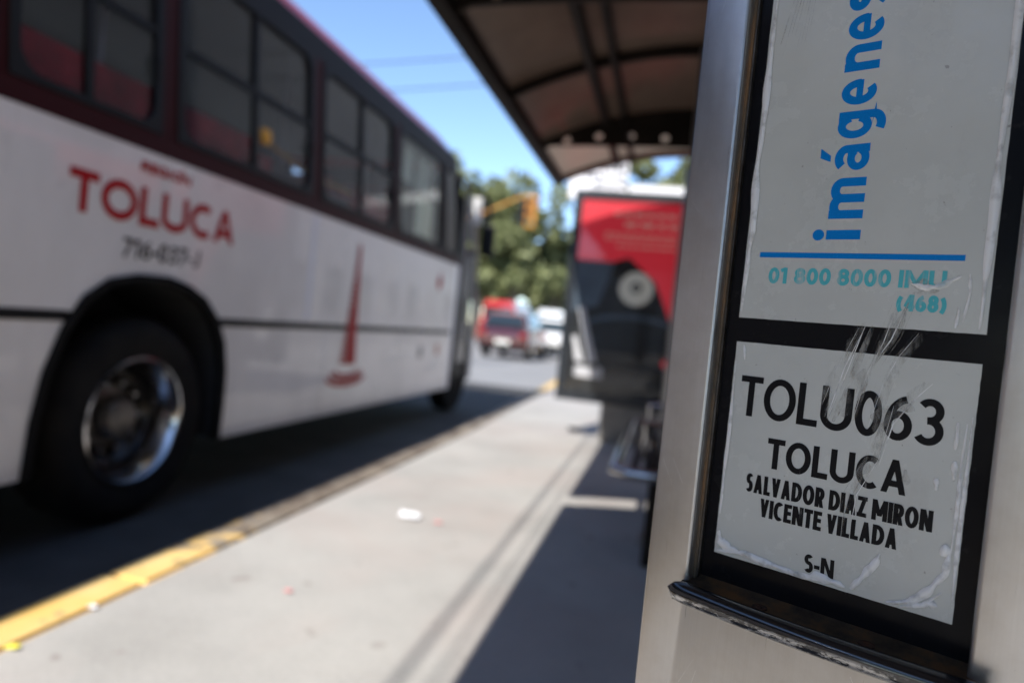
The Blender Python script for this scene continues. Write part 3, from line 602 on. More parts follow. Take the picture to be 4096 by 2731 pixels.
# ================================================================== SHELTER
def zr(x): return 2.635 - .215 * (x - .1) ** 2
def shelter(y0, y1, label, group=None):
    s = thing('bus_shelter', label, 'bus shelter')
    xe, xr = -1.06, 1.02
    n = int(round((y1 - y0) / .98)); st_ = (y1 - y0) / n
    xs = [-1.05, -.82, -.60, -.53, -.46, -.40, -.1, .25, .6, .95]
    for i in range(n):
        a, b = y0 + i * st_ + .012, y0 + (i + 1) * st_ - .012
        for xa, xb in ((-1.03, -.575), (-.555, -.445), (-.425, .3), (.32, 1.0)):
            bm = nb(); k = 6; X_ = [xa + (xb - xa) * q / k for q in range(k + 1)]
            strip(bm, [(x, a, zr(x) + .012) for x in X_], [(x, b, zr(x) + .012) for x in X_]); strip(bm, [(x, b, zr(x) + .020) for x in X_], [(x, a, zr(x) + .020) for x in X_])
            obj('roof_panel', bm, M['roof_pale'] if (i == n - 1 and y1 > 5) else M['roof_sheet'], s, True)
    for i in range(n + 1):
        y = y0 + i * st_; big = (n - i) % 2 == 1
        Xq = [xe + .03 + (xr - xe - .06) * q / 28 for q in range(29)]
        if big:
            top = [(x, zr(x) + .0115) for x in Xq]; zb = lambda x: 2.375 - .10 * abs((x + .0) / 1.0) ** 3 * 1.0 - .0
            bot = [(x, min(2.372 - .03 * (x + .1) ** 2, zr(x) - .045)) for x in Xq][::-1]
            holes = [circ(hx, hz, .028) for hx, hz in ((-.84, 2.392), (-.61, 2.43), (-.38, 2.44), (-.14, 2.435), (.1, 2.435), (.34, 2.43), (.57, 2.41))]
            obj('holed_beam', poly2d([top + bot] + holes, .03, lambda x, z, d, y=y: Vector((x, y + d, z))), M['shelter_dark'], s)
        else:
            top = [(x, zr(x) + .0115) for x in Xq]; bot = [(x, zr(x) - .045) for x in Xq][::-1]
            obj('arched_rib', poly2d([top + bot], .035, lambda x, z, d, y=y: Vector((x, y + d, z))), M['shelter_dark'] if i < n else M['fascia_red'], s)
    for x, r in ((-.565, .022), (-.435, .016), (.31, .022)):
        bm = nb(); box(bm, x - r, x + r, y0 + .02, y1 - .02, zr(x) - .05, zr(x) + .0115); obj('purlin', bm, M['shelter_dark'], s)
    for x in (xe, xr):
        bm = nb(); box(bm, x - .035, x + .045, y0 - .01, y1 + .01, zr(x) - .055, zr(x) + .02, .008); obj('eave_beam', bm, M['shelter_dark'], s)
    for q in range(int((y1 - y0) / 1.2)):
        a = y0 + .15 + q * 1.2; bm = nb(); box(bm, 1.0, 1.02, a, a + 1.15, .35, 2.3, .003); obj('sky_block_panel', bm, M['shelter_dark'], s)  # dark panels added out of view to cut sky light on the shaded pavement
    return s
shA = shelter(-2.35, 1.48, 'dark arched bus shelter roof over the info panel, behind the light gap')
shB = shelter(1.75, 6.05, 'arched bus shelter with bronze roof sheets over the bench and the lit advert board')
for s_, posts in ((shA, (-2.1, -.7)), (shB, (3.5, 5.85))):
    for y in posts:
        bm = nb(); tube(bm, [(.085, y, 0), (.085, y, 2.45)], .055, 20); p = obj('post', bm, M['post_steel'], s_, True)
        bm = nb(); box(bm, -.03, .20, y - .11, y + .11, .001, .014, .003); obj('base_plate', bm, M['post_steel'], p)
bm = nb(); tube(bm, [(.085, -2.3, 2.40), (.085, 1.4, 2.40)], .04, 10); obj('spine_beam', bm, M['shelter_dark'], shA)
bm = nb(); tube(bm, [(.085, 1.8, 2.40), (.085, 6.0, 2.40)], .04, 10); obj('spine_beam', bm, M['shelter_dark'], shB)
# cable pair along the kerb side
bm = nb(); tube(bm, [(-1.95, -25, 5.0), (-1.93, 0, 4.85), (-1.93, 20, 4.9), (-1.95, 45, 5.1)], .011, 6); c1_ = obj('overhead_cable', bm, M['cable'])
c1_['label'] = 'thicker dark cable running above the kerb, parallel to the street'; c1_['category'] = 'cable'

bm = nb(); tube(bm, [(-1.84, -25, 5.0), (-1.83, 0, 4.84), (-1.83, 20, 4.89), (-1.85, 45, 5.1)], .006, 6); c2_ = obj('overhead_cable', bm, M['cable'])
c2_['label'] = 'thinner of the pair of cables running above the kerb, on the pavement side'; c2_['category'] = 'cable'
# bench
bn = thing('bench', 'tubular steel bench under the shelter beside the round post', 'bench', (0, 0, 0))
bm = nb(); tube(bm, [(.30, 2.92, .43), (-.10, 2.92, .43), (-.15, 2.96, .43), (-.15, 4.66, .43), (-.10, 4.7, .43), (.30, 4.7, .43)], .024, 12); obj('seat_rail', bm, M['chrome'], bn, True)
for k in range(7):
    bm = nb(); x = -.085 + k * .055; box(bm, x, x + .035, 2.95, 4.67, .428, .440, .003); obj('seat_slat', bm, M['shelter_dark'], bn)
for y in (3.1, 4.45):
    bm = nb(); box(bm, .0, .09, y - .03, y + .03, 0, .40, .008); obj('leg', bm, M['shelter_dark'], bn)
bm = nb(); tube(bm, [(-.03, 3.3, .44), (-.04, 3.28, .60), (.12, 3.28, .61), (.16, 3.3, .44)], .02, 10); obj('armrest', bm, M['chrome'], bn, True)
bm = nb(); tube(bm, [(-.03, 4.3, .44), (-.04, 4.28, .60), (.12, 4.28, .61), (.16, 4.3, .44)], .02, 10); obj('armrest', bm, M['chrome'], bn, True)

# ================================================================== ADVERT BOARD
ad = thing('advert_board', 'tall black-framed advert board, red poster with a black shape and a cream disc', 'advert board', (-.342, 6.46, 0)); ad.scale = (1.02, 1.02, 1.02)
def AX(x): return x + .33
bm = nb(); box(bm, AX(-.93), AX(.28), .0, .16, .36, 2.30, .012); obj('case', bm, M['ad_frame'], ad)
bm = poly2d([[(AX(-.93), .355), (AX(.28), .355), (AX(.28), 2.305), (AX(-.93), 2.305)], [(AX(-.855), .44), (AX(-.855), 2.225), (AX(.205), 2.225), (AX(.205), .44)]], .02, lambda x, z, d: Vector((x, -.012 + d, z))); obj('frame', bm, M['ad_frame'], ad)
for _n, _e in (('poster_red', .26), ('poster_text', .2), ('poster_cream', .12)):
    _b = M[_n].node_tree.nodes['Principled BSDF']; _b.inputs['Emission Color'].default_value = _b.inputs['Base Color'].default_value; _b.inputs['Emission Strength'].default_value = _e
def flat(name, pts, y, m, parent=ad):
    bm = nb(); bm.faces.new([bm.verts.new((AX(p[0]), y, p[1])) for p in pts]); return obj(name, bm, m, parent)
ps = flat('poster', [(-.86, .43), (.21, .43), (.21, 2.235), (-.86, 2.235)], -.003, M['poster_black'])
flat('red_field', [(-.86, 1.66), (-.52, 1.66), (-.38, 1.71), (-.12, 1.50), (.02, 1.2), (.12, .9), (.21, .85), (.21, 2.235), (-.86, 2.235)], -.0045, M['poster_red'], ps)
flat('blue_field', [(-.86, 1.18), (-.62, 1.25), (-.50, 1.66), (-.86, 1.66)], -.0045, M['poster_blue'], ps)
bm = nb(); bm.faces.new([bm.verts.new((AX(-.29) + p[0], -.007, p[1])) for p in circ(0, 1.43, .155, 40)]); obj('cream_disc', bm, M['poster_cream'], ps)
bm = nb(); bm.faces.new([bm.verts.new((AX(-.29) + p[0], -.009, p[1])) for p in circ(0, 1.44, .05, 24)]); bd = obj('disc_centre', bm, M['poster_black'], ps)
lettering('disc_numeral', '6', .055, .012, .05, lambda x, y, d: Vector((AX(-.315) + x, -.0105 - d, 1.413 + y)), M['poster_cream'], ps, .001)
rl = random.Random(11); bm = nb()
for z, hh, xa, xb, wd in ((2.085, .034, -.55, .15, .075), (1.99, .04, -.45, .15, .11), (1.905, .020, -.62, .17, .05), (1.865, .020, -.62, .17, .05), (1.80, .022, -.5, .17, .06)):
    x = xa
    while x < xb:
        w_ = rl.uniform(.5, 1.3) * wd; bm.faces.new([bm.verts.new((AX(p[0]), -.0065, p[1])) for p in ((x, z), (min(x + w_, xb), z), (min(x + w_, xb), z + hh), (x, z + hh))]); x += w_ + wd * .3
o = obj('text_lines', bm, M['poster_text'], ps); o['label'] = 'rows of pale small print too blurred to read'
bm = nb()
A, B = ribbon(arc(-.29, 1.05, .42, .12, 160, 20, 20), .022); strip(bm, [(AX(v.x), -.0065, v.y) for v in A], [(AX(v.x), -.0065, v.y) for v in B]); obj('name_band', bm, M['poster_blue'], ps)
flat('painted_glint', [(-.80, 1.22), (-.74, 1.22), (-.58, .72), (-.66, .72)], -.0068, M['paper'], ps)  # reflected glints on the glass, painted as pale shapes
flat('painted_glint', [(-.83, .95), (-.79, .96), (-.70, .72), (-.78, .72)], -.0068, M['paper'], ps)
flat('pale_base', [(-.78, .58), (-.52, .58), (-.52, .68), (-.78, .68)], -.0068, M['paper'], ps)
flat('red_corner', [(.0, .78), (.14, .95), (.18, .80), (.08, .66)], -.0068, M['poster_red'], ps)
bm = nb(); box(bm, AX(-.858), AX(.208), -.019, -.016, .432, 2.233); obj('cover_glass', bm, M['ad_glass'], ad)
bm = nb(); box(bm, AX(-.50), AX(.20), .03, .13, 0, .36, .006); bs = obj('pedestal', bm, M['grille'], ad)
for k in range(15):
    x = AX(-.49) + k * .047; bm = nb(); box(bm, x, x + .024, .008, .0298, .01, .35, .003); obj('pedestal_rib', bm, M['grille'], ad)

# ================================================================== INFO PANEL (totem), local axes: x along the face, y into it, z up
T = thing('info_panel', 'brushed steel stop panel with pale stickers "imágenes" and "TOLU063 TOLUCA" behind worn film', 'sign panel', (.1384, .5635, 0), math.atan2(-.4697, .8828))
bm = nb(); box(bm, -.141, .150, .012, .13, 0, 2.05, .004); obj('housing', bm, M['steel'], T)
# steel front: left, right and lower faces, rounded edges
def face_strip(name, x0, x1, z0, z1, d0=-.015, d1=.011, m=None, bev=.004):
    bm = nb(); box(bm, x0, x1, d0, d1, z0, z1); 
    es = [e for e in bm.edges if all(abs(v.co.y - d0) < 1e-6 for v in e.verts) and abs(e.verts[0].co.z - e.verts[1].co.z) > .01]
    bmesh.ops.bevel(bm, geom=es, offset=bev, segments=4, affect='EDGES', profile=.5)
    return obj(name, bm, m or M['steel'], T, True)
obj('steel_face', poly2d([rrect(-.1400, .1490, .0, 2.05, .004, 3), rrect(-.1070, .1000, .7840, 2.03, .003, 3)], .015, lambda x, z, d: Vector((x, -.002 + d, z)), .0035), M['steel'], T, True)
bm = nb(); box(bm, -.1462, -.1437, -.006, .012, .0, 2.04, .0008); obj('edge_seam', bm, M['steel_dirty'], T)
# channels around the glass
for a, b in ((-.1063, -.1010), (.0975, .1033)):
    bm = nb(); box(bm, a, b, -.004, .008, .797, 2.04, .001); obj('side_channel', bm, M['channel'], T)
bm = nb(); box(bm, -.1008, -.0992, -.0035, .006, .802, 2.04, .0004); obj('glass_edge', bm, M['steel_dirty'], T)
bm = nb(); box(bm, -.0990, .0973, .001, .006, .803, 2.04); obj('black_backing', bm, M['black_back'], T)
# ledge with screws, rail
bm = nb(); strip(bm, [(-.108, .004, .806), (-.108, -.004, .8005), (-.108, -.026, .7975)], [(.1033, .004, .806), (.1033, -.004, .8005), (.1033, -.026, .7975)])
bmesh.ops.solidify(bm, geom=bm.faces[:], thickness=.003); obj('ledge', bm, M['channel'], T, True)
for u in (-.040, .0369):
    bm = nb(); lathe(bm, [(.0058, -.0005), (.0056, .0008), (.004, .0010), (.0022, .0002), (.0018, -.0012), (.0001, -.0014)], 20, 'Z', (u, -.017, .7996)); obj('screw', bm, M['rust'], T, True)
pts = []; rad = []
for i in range(41):
    q = i / 40; u = -.1125 + q * (.1085 + .1125); d = -.030 - .007 * math.sin(PI * q); e = min(i / 3., 1); r = .0088 * math.sqrt(max(.02, 1 - (1 - e) ** 2)); 
    pts.append((u, d, .7955)); rad.append(r)
bm = nb(); tube(bm, pts, rad, 20); obj('bottom_rail', bm, M['rail'], T, True)
bm = nb(); box(bm, -.109, .103, -.028, -.016, .786, .7965); obj('rail_bracket', bm, M['black_trim'], T)
# stickers, with slightly uneven edges
def sticker(name, x0, x1, z0, z1, seed, skew=0):
    rr = random.Random(seed); P = []
    n = 40
    for i in range(n): P.append((x0 + (x1 - x0) * i / n, z0 + rr.uniform(-.00012, .00012)))
    for i in range(n): P.append((x1 + rr.uniform(-.0002, .0002), z0 + (z1 - z0) * i / n))
    for i in range(n): P.append((x1 - (x1 - x0) * i / n, z1 + rr.uniform(-.00012, .00012)))
    for i in range(n): P.append((x0 + rr.uniform(-.0002, .0002), z1 - (z1 - z0) * i / n))
    return obj(name, poly2d([P], .0004, lambda x, z, d: Vector((x, .0005 + d, z))), M['sticker'], T)
s_up = sticker('upper_sticker', -.0893, .0843, 1.0269, 1.62, 5); s_lo = sticker('lower_sticker', -.0887, .0840, .8266, 1.0066, 6)
def tf(x0, z0, rot=0):
    c_, s_ = math.cos(math.radians(rot)), math.sin(math.radians(rot))
    return lambda x, y, d: Vector((x0 + x * c_ - y * s_, .0002 - d, z0 + x * s_ + y * c_))
K, Bl, Te = M['ink_black'], M['ink_blue'], M['ink_teal']
lettering('stop_code', 'TOLU063', .0333, .0052, .1495, tf(-.0818, .9456), K, s_lo)
lettering('city_name', 'TOLUCA', .0245, .0045, .1025, tf(-.0540, .9063, .5), K, s_lo)
lettering('street_name', 'SALVADOR DIAZ MIRON', .0152, .0031, .1345, tf(-.0680, .8838, .8), K, s_lo)
lettering('cross_street', 'VICENTE VILLADA', .0148, .0031, .1010, tf(-.0548, .8660, .8), K, s_lo)
lettering('direction_code', 'S-N', .0142, .0029, .0225, tf(-.0158, .8325, 2), K, s_lo)
lettering('phone_number', '01 800 8000 IMU', .0130, .0030, .1265, tf(-.0685, 1.0566, .1), Te, s_up)
lettering('phone_digits', '(468)', .0122, .0029, .0300, tf(.0285, 1.0398, .1), Te, s_up)
bm = nb(); bm.faces.new([bm.verts.new((x, .0001, z)) for x, z in ((-.0772, 1.0779), (.0672, 1.0770), (.0672, 1.0812), (-.0772, 1.0822))]); obj('blue_line', bm, Bl, s_up)
# vertical word, letter by letter, reading upwards
for ch, za, zb in (('i', 1.0925, 1.0995), ('m', 1.1085, 1.1400), ('a', 1.1452, 1.1660), ('g', 1.1700, 1.1916), ('e', 1.1960, 1.2162), ('n', 1.2225, 1.2430), ('e', 1.2460, 1.2665), ('s', 1.2695, 1.2862)):
    Hc = .0345; wid = zb - za; k = (wid / Hc) / (WID[ch] - .06); tt = .0066 if ch != 'i' else .0073
    if ch == 'i': k = 1.0; za = (za + zb) / 2 - WID['i'] * Hc / 2; org = za
    else: org = za - .03 * k * Hc
    po, st, w = glyph(ch, k, tt / Hc); bm = nb(); q = 0
    def F(x, y, q): return (-.0018 - y * Hc, .00015 - .00002 * q, org + x * Hc)
    for p in po: q += 1; bm.faces.new([bm.verts.new(F(a, b, q)) for a, b in p])
    for s_ in st:
        f_, s_ = s_ if isinstance(s_, tuple) else (1.0, s_); q += 1; A, B = ribbon(s_, tt / Hc / 2 * f_); strip(bm, [F(v.x, v.y, q) for v in A], [F(v.x, v.y, q) for v in B])
    if ch == 'a':
        bm.faces.new([bm.verts.new(F(a, b, q + 1)) for a, b in ((.26, .80), (.40, .80), (.58, 1.03), (.36, 1.03))])
    obj('word_letter', bm, Bl, s_up)
# wrinkles in the film
def crease(pts, w, lift=.0014, m='wrinkle', seed=0, parent=None, name='film_wrinkle'):
    rr = random.Random(seed + int(pts[0][0] * 1e5)); P = []
    for i in range(len(pts) - 1):
        for s in range(6):
            f = s / 6; P.append(Vector((pts[i][0] + (pts[i + 1][0] - pts[i][0]) * f, pts[i][1] + (pts[i + 1][1] - pts[i][1]) * f)))
    P.append(Vector(pts[-1])); bm = nb(); n = len(P); rows = []; ph = rr.uniform(0, 6)
    for i, p in enumerate(P):
        d = (P[min(i + 1, n - 1)] - P[max(i - 1, 0)]).normalized(); nn = Vector((-d.y, d.x)); e = math.sin(PI * min(1, max(0, (i + .3) / (n - .4)))) ** .5
        ww = w * e * (1 + .28 * math.sin(i * .55 + ph) + .16 * math.sin(i * 1.31 + ph * 2)); off_ = .1 * w * math.sin(i * .8 + ph)
        rows.append([bm.verts.new((p.x + nn.x * (a * ww + off_), -.0004 - lift * min(1, w / .0025) * e * (1 - a * a), p.y + nn.y * (a * ww + off_))) for a in (-1, -.5, 0, .5, 1)])
    for i in range(n - 1):
        for k_ in range(4): bm.faces.new((rows[i][k_], rows[i][k_ + 1], rows[i + 1][k_ + 1], rows[i + 1][k_]))
    return obj(name, bm, M[m], parent or s_lo, True)
crease([(.036, .862), (.032, .851), (.0235, .838), (.019, .830)], .0026)
crease([(.015, .8305), (.005, .8315), (-.006, .832), (-.013, .8300)], .0030)
crease([(-.0865, .8290), (-.0633, .8325), (-.0419, .8300), (-.0218, .8290), (-.0027, .8291)], .0026)
crease([(-.0862, .8460), (-.0845, .8375), (-.0760, .8335), (-.068, .8335)], .0034)
crease([(.0430, .8285), (.058, .8335), (.0692, .8463), (.0765, .8596), (.0785, .8755)], .0026)
crease([(.052, .8282), (.066, .834), (.076, .846)], .0016)
crease([(.0785, .873), (.0795, .900), (.0788, .930), (.0795, .965)], .0011)
crease([(.0825, .84), (.0822, .90), (.0825, .97)], .0012)
crease([(.0750, .8715), (.0752, .880)], .0030)
crease([(.0713, .8335), (.0713, .8385)], .0028)
crease([(.0655, .9155), (.0655, .924)], .0018)
crease([(.0752, .925), (.0752, .938)], .0018)
crease([(.0742, .946), (.0745, .965)], .0016)
crease([(-.0868, .86), (-.0872, .89), (-.0868, .93), (-.0874, .99)], .0014)
crease([(-.082, 1.004), (-.080, .992)], .0008)
crease([(.080, 1.03), (.0805, 1.08), (.0800, 1.14), (.0812, 1.22), (.0820, 1.35)], .0026, parent=s_up)
crease([(-.0875, 1.03), (-.087, 1.07), (-.0855, 1.10), (-.0875, 1.15), (-.086, 1.20), (-.0865, 1.26), (-.084, 1.33)], .0026, parent=s_up)
crease([(.066, 1.030), (.067, 1.045)], .0012, parent=s_up)
crease([(.070, 1.034), (.0725, 1.056), (.071, 1.068)], .0010, parent=s_up)
crease([(.036, 1.060), (.044, 1.0575), (.052, 1.058), (.058, 1.061), (.066, 1.0665)], .0022, .0008, parent=s_up)
crease([(.0375, 1.053), (.045, 1.0545), (.054, 1.0555)], .0016, .0006, 'scratch', parent=s_up)
for a, w in ((((.0285, .968), (.026, .958), (.024, .949)), .0062), (((.044, .974), (.040, .968)), .0045), (((.012, .995), (.006, .975), (.0, .957)), .005), (((.036, 1.060), (.048, 1.058)), .004), (((.030, 1.043), (.026, 1.030)), .004), (((.022, .925), (.015, .915)), .004), (((.046, .926), (.047, .915)), .0025)):
    crease(list(a), w, .0002, 'smudge', name='film_smudge')
# scratch bundles running down across both stickers
rr = random.Random(21)
for a in (((.0085, 1.030), (-.004, .995), (-.013, .955)), ((.014, 1.028), (.003, .985), (-.006, .952)), ((.004, 1.026), (-.0085, .992), (-.016, .965)), ((.0295, 1.0443), (.0225, 1.017), (.014, .99), (.008, .955)), ((.047, 1.024), (.036, 1.006), (.028, .985), (.021, .952)), ((.052, .99), (.042, .975), (.030, .955), (.024, .925)), ((.036, 1.046), (.028, 1.02), (.018, 1.0)), ((.030, .97), (.024, .93), (.012, .9), (.010, .87))):
    crease(list(a), rr.uniform(.0022, .0042), .0003, 'scratch', name='film_scratch')
    for q in range(3):
        dx = rr.uniform(-.005, .005); crease([(x + dx, z + rr.uniform(-.002, .002)) for x, z in a], rr.uniform(.00012, .0004), .0003, 'scratch' if q else 'wrinkle', name='film_scratch')
for q in range(9):
    x = -.079 + q * .0028; crease([(x + .012 - .001 * q, 1.31), (x, 1.262 - rr.uniform(0, .02))], rr.uniform(.0002, .0006), .0002, 'scratch', parent=s_up, name='film_scratch')

for q in range(14):
    x, z = rr.choice([(rr.uniform(-.138, -.115), rr.uniform(.85, 1.28)), (rr.uniform(-.11, .09), rr.uniform(.70, .77))]); a = rr.uniform(-1, 1); ln = rr.uniform(.008, .03)
    bm = nb(); w = .00009; dx, dz = ln * math.sin(a), ln * math.cos(a)
    bm.faces.new([bm.verts.new(p) for p in ((x, -.01311, z), (x + w * 2, -.01311, z), (x + dx + w * 2, -.01311, z + dz), (x + dx, -.01311, z + dz))]); obj('steel_scratch', bm, M['wrinkle'], T)
# ================================================================== LITTER
def scrap(name, label, cat, x, y, s, m, seed):
    rr = random.Random(seed); bm = nb(); n = 5; g = [[bm.verts.new(((i / n - .5) * s * 1.3 + rr.uniform(-.1, .1) * s, (j / n - .5) * s + rr.uniform(-.1, .1) * s, .004 + rr.uniform(0, .22) * s)) for i in range(n + 1)] for j in range(n + 1)]
    for j in range(n):
        for i in range(n): bm.faces.new((g[j][i], g[j][i + 1], g[j + 1][i + 1], g[j + 1][i]))
    o = obj(name, bm, M[m]); o.location = (x, y, .002); o['label'] = label; o['category'] = cat; return o
scrap('paper_scrap', 'crumpled white paper on the sunlit pavement', 'litter', -1.14, 3.21, .08, 'paper', 1)
scrap('wrapper', 'small pink wrapper on the pavement right of the white paper', 'litter', -.985, 3.19, .028, 'pink', 2)
scrap('wrapper', 'tiny yellow wrapper at the lower left by the yellow kerb', 'litter', -1.615, 1.50, .025, 'litter_yellow', 3)
scrap('paper_scrap', 'tiny white paper bit beside the yellow kerb', 'litter', -1.63, 1.78, .022, 'paper', 4)
scrap('dry_leaf', 'dark dry leaf lying in front of the advert board', 'leaf', -.80, 7.0, .11, 'leaf_dry', 5)
scrap('paper_scrap', 'small faded pink scrap in the middle of the near pavement', 'litter', -1.18, 2.15, .02, 'pink', 6)

# ================================================================== FAR STREET
def wheel_small(bm, x, y, z, r, w): lathe(bm, [(.01, -w), (r * .9, -w), (r, -w * .7), (r, w * .7), (r * .9, w), (.01, w)], 20, 'X', (x, y, z))
def car(label, loc, paint, kind='sedan', rz=0, cat='car', group=None, W_=1.78):
    t = thing('parked_car' if cat == 'car' else cat, label, cat, loc, rz, group)
    h = W_ / 2
    if kind == 'sedan': low = [(-2.15, .32), (-2.2, .55), (-2.15, .88), (-1.6, .98), (1.0, .95), (2.0, .78), (2.18, .55), (2.1, .28)]; cab = [(-1.75, .97), (-1.2, 1.42), (.3, 1.45), (1.05, .95)]
    elif kind == 'suv': low = [(-2.2, .38), (-2.25, .7), (-2.18, 1.02), (-1.8, 1.06), (.9, 1.04), (2.0, .92), (2.2, .6), (2.1, .34)]; cab = [(-2.12, 1.05), (-1.85, 1.62), (.2, 1.66), (.95, 1.04)]
    else: low = [(-2.5, .4), (-2.52, .9), (-2.5, 1.25), (-1.8, 1.27), (1.5, 1.25), (2.2, 1.0), (2.4, .7), (2.35, .36)]; cab = [(-2.48, 1.25), (-2.42, 2.25), (1.0, 2.3), (1.7, 1.24)]
    def loft(P, x0, x1s, m, name, par=t, bev=.06):
        bm = nb(); A = [bm.verts.new((-x0 if p[1] < P[0][1] + .05 else -x1s, p[0], p[1])) for p in P]; B = [bm.verts.new((x0 if p[1] < P[0][1] + .05 else x1s, p[0], p[1])) for p in P]
        bm.faces.new(A); bm.faces.new(B[::-1])
        for i in range(len(P)): bm.faces.new((A[i], B[i], B[(i + 1) % len(P)], A[(i + 1) % len(P)]))
        bmesh.ops.recalc_face_normals(bm, faces=bm.faces)
        if bev: bmesh.ops.bevel(bm, geom=bm.edges[:], offset=bev, segments=2, affect='EDGES')
        return obj(name, bm, m, par, True)
    loft(low, h, h, paint, 'body'); loft(cab, h - .06, h - .22, paint, 'cabin')
    r_, f_ = cab[1], cab[2]
    # glass slightly proud of the cabin
    za, zb = (cab[0][1] + .06, cab[1][1] - .08) if kind != 'van' else (1.5, 1.95); lerp = lambda a, b, z: a[0] + (b[0] - a[0]) * (z - a[1]) / (b[1] - a[1])
    def wx(z): return (h - .06) - .16 * (z - cab[0][1]) / (cab[1][1] - cab[0][1])
    for nm, P0, P1, s in (('rear_window', cab[0], cab[1], -1), ('windshield', cab[3], cab[2], 1)):
        bm = nb(); ya, yb = lerp(P0, P1, za) + s * .05, lerp(P0, P1, zb) + s * .05; A = wx(za) - .08; B = wx(zb) - .08
        bm.faces.new([bm.verts.new(p) for p in ((-A, ya, za), (A, ya, za), (B, yb, zb), (-B, yb, zb))]); obj(nm, bm, M['car_glass'], t)
    for s in (-1, 1):
        bm = nb(); y0, y1 = lerp(cab[0], cab[1], za) + .15, lerp(cab[3], cab[2], za) - .15; y2, y3 = lerp(cab[3], cab[2], zb) - .12, lerp(cab[0], cab[1], zb) + .12
        bm.faces.new([bm.verts.new(p) for p in ((s * (wx(za) + .02), y0, za), (s * (wx(za) + .02), y1, za), (s * (wx(zb) + .02), y2, zb), (s * (wx(zb) + .02), y3, zb))]); obj('side_window', bm, M['car_glass'], t)
        for yy in (-1.3, 1.35):
            bm = nb(); wheel_small(bm, s * (h - .1), yy, .33, .33, .11); wq = obj('wheel', bm, M['tyre'], t, True)
            bm = nb(); lathe(bm, [(.2, 0), (.19, .015), (.0001, .02)], 16, 'X', (s * (h + .011) if s > 0 else s * (h + .031), yy, .33)); obj('rim', bm, M['silver'], wq)
        rz_ = low[2][1]; bm = nb(); box(bm, s * h - (.32 if s > 0 else -.04), s * h + (-.04 if s > 0 else .32), low[1][0] - .03, low[1][0] + .12, rz_ - .26, rz_ - .08, .01); obj('tail_light', bm, M['tail'], t)
        bm = nb(); box(bm, s * h - (.36 if s > 0 else -.04), s * h + (-.04 if s > 0 else .36), low[-2][0] - .10, low[-2][0] + .02, .58, .72, .01); obj('headlight', bm, M['chrome'], t)
        bm = nb(); box(bm, s * (h + .03) - .07, s * (h + .03) + .07, .75, .9, za, za + .14, .02); obj('mirror', bm, M['black_trim'], t)
    bm = nb(); box(bm, -.26, .26, low[1][0] - .035, low[1][0] - .015, .52, .66); obj('licence_plate', bm, M['plate'], t)
    bm = nb(); box(bm, -h + .06, h - .06, low[1][0] - .06, low[1][0] + .05, .30, .50, .02); obj('rear_bumper', bm, M['black_trim'], t)
    return t
car('dark red hatchback ahead of the bus, its right rear corner glinting', (-5.35, 24.9, -.15), M['car_red'], 'suv')
car('bright red van behind the dark red hatchback', (-7.4, 32.5, -.15), M['bus_red'], 'van', cat='van')
car('white van farthest left of the white vehicles in the distance', (-8.4, 38, -.15), M['car_white'], 'van', cat='van')
car('white car nearest to the red hatchback, queueing on its right', (-4.6, 31, -.15), M['car_white'], 'suv', group='white cars queueing ahead of the bus')
car('white sedan between the nearest white car and the kerb', (-6.6, 34.5, -.15), M['car_white'], 'sedan', group='white cars queueing ahead of the bus')
car('white van behind the queue, topmost of the white vehicles', (-6.3, 40, -.15), M['car_white'], 'van', cat='van')
car('white van parked along the kerb at the far end', (-6.3, 66, -.15), M['car_white'], 'van', cat='van')
# traffic light
tl = thing('traffic_light', 'yellow traffic light on a sloping yellow arm above the road', 'traffic light', (-11.5, 23, 0))
bm = nb(); tube(bm, [(0, 0, -.15), (0, 0, 2.4), (.3, 0, 2.9), (4.9, 0, 4.80), (6.25, 0, 5.46), (6.65, 0, 5.50)], [.11, .09, .06, .032, .028, .026], 10); obj('mast_arm', bm, M['signal_yellow'], tl, True)
bm = nb(); box(bm, 6.45, 6.80, -.12, .12, 4.42, 5.50, .04); hs = obj('signal_housing', bm, M['signal_yellow'], tl, True)
for k, mm2 in enumerate(('lens_green', 'lens_dark', 'lens_dark')):
    bm = nb(); lathe(bm, [(.12, -.14), (.10, -.12), (.0001, -.13)], 16, 'Y', (6.62, 0, 4.62 + .34 * k)); obj('lens', bm, M[mm2], hs)
    bm = nb(); strip(bm, [(6.62 + .14 * math.cos(a), -.12, 4.62 + .34 * k + .14 * math.sin(a)) for a in [PI * q / 8 for q in range(9)]], [(6.62 + .14 * math.cos(a), -.34, 4.60 + .34 * k + .14 * math.sin(a)) for a in [PI * q / 8 for q in range(9)]]); obj('visor', bm, M['signal_yellow'], hs)
bm = nb(); box(bm, 6.18, 6.43, -.06, .14, 4.50, 5.40, .03); obj('side_signal', bm, M['black_trim'], tl)
# sign and white band behind the advert board
sg = thing('street_banner', 'white notice board with grey lettering above the advert board', 'sign', (-1.6, 14, 0))
bm = nb(); box(bm, -.62, .55, 0, .05, 3.75, 4.58, .01); obj('board', bm, M['bus_white'], sg)
bm = nb()
for z, hh, xa, xb in ((4.34, .10, -.2, .5), (4.18, .07, -.3, .45), (4.02, .07, -.1, .5), (3.9, .05, -.2, .4)):
    x = xa
    while x < xb: w_ = rl.uniform(.05, .14); bm.faces.new([bm.verts.new(p) for p in ((x, -.004, z), (x + w_, -.004, z), (x + w_, -.004, z + hh * 1.25), (x, -.004, z + hh * 1.25))]); x += w_ + .03
o = obj('text_rows', bm, M['letter_black'], sg, kind='stuff')
for x in (-.4, .35):
    bm = nb(); tube(bm, [(x, .06, 0), (x, .06, 3.8)], .04, 8); obj('pole', bm, M['pole_grey'], sg)
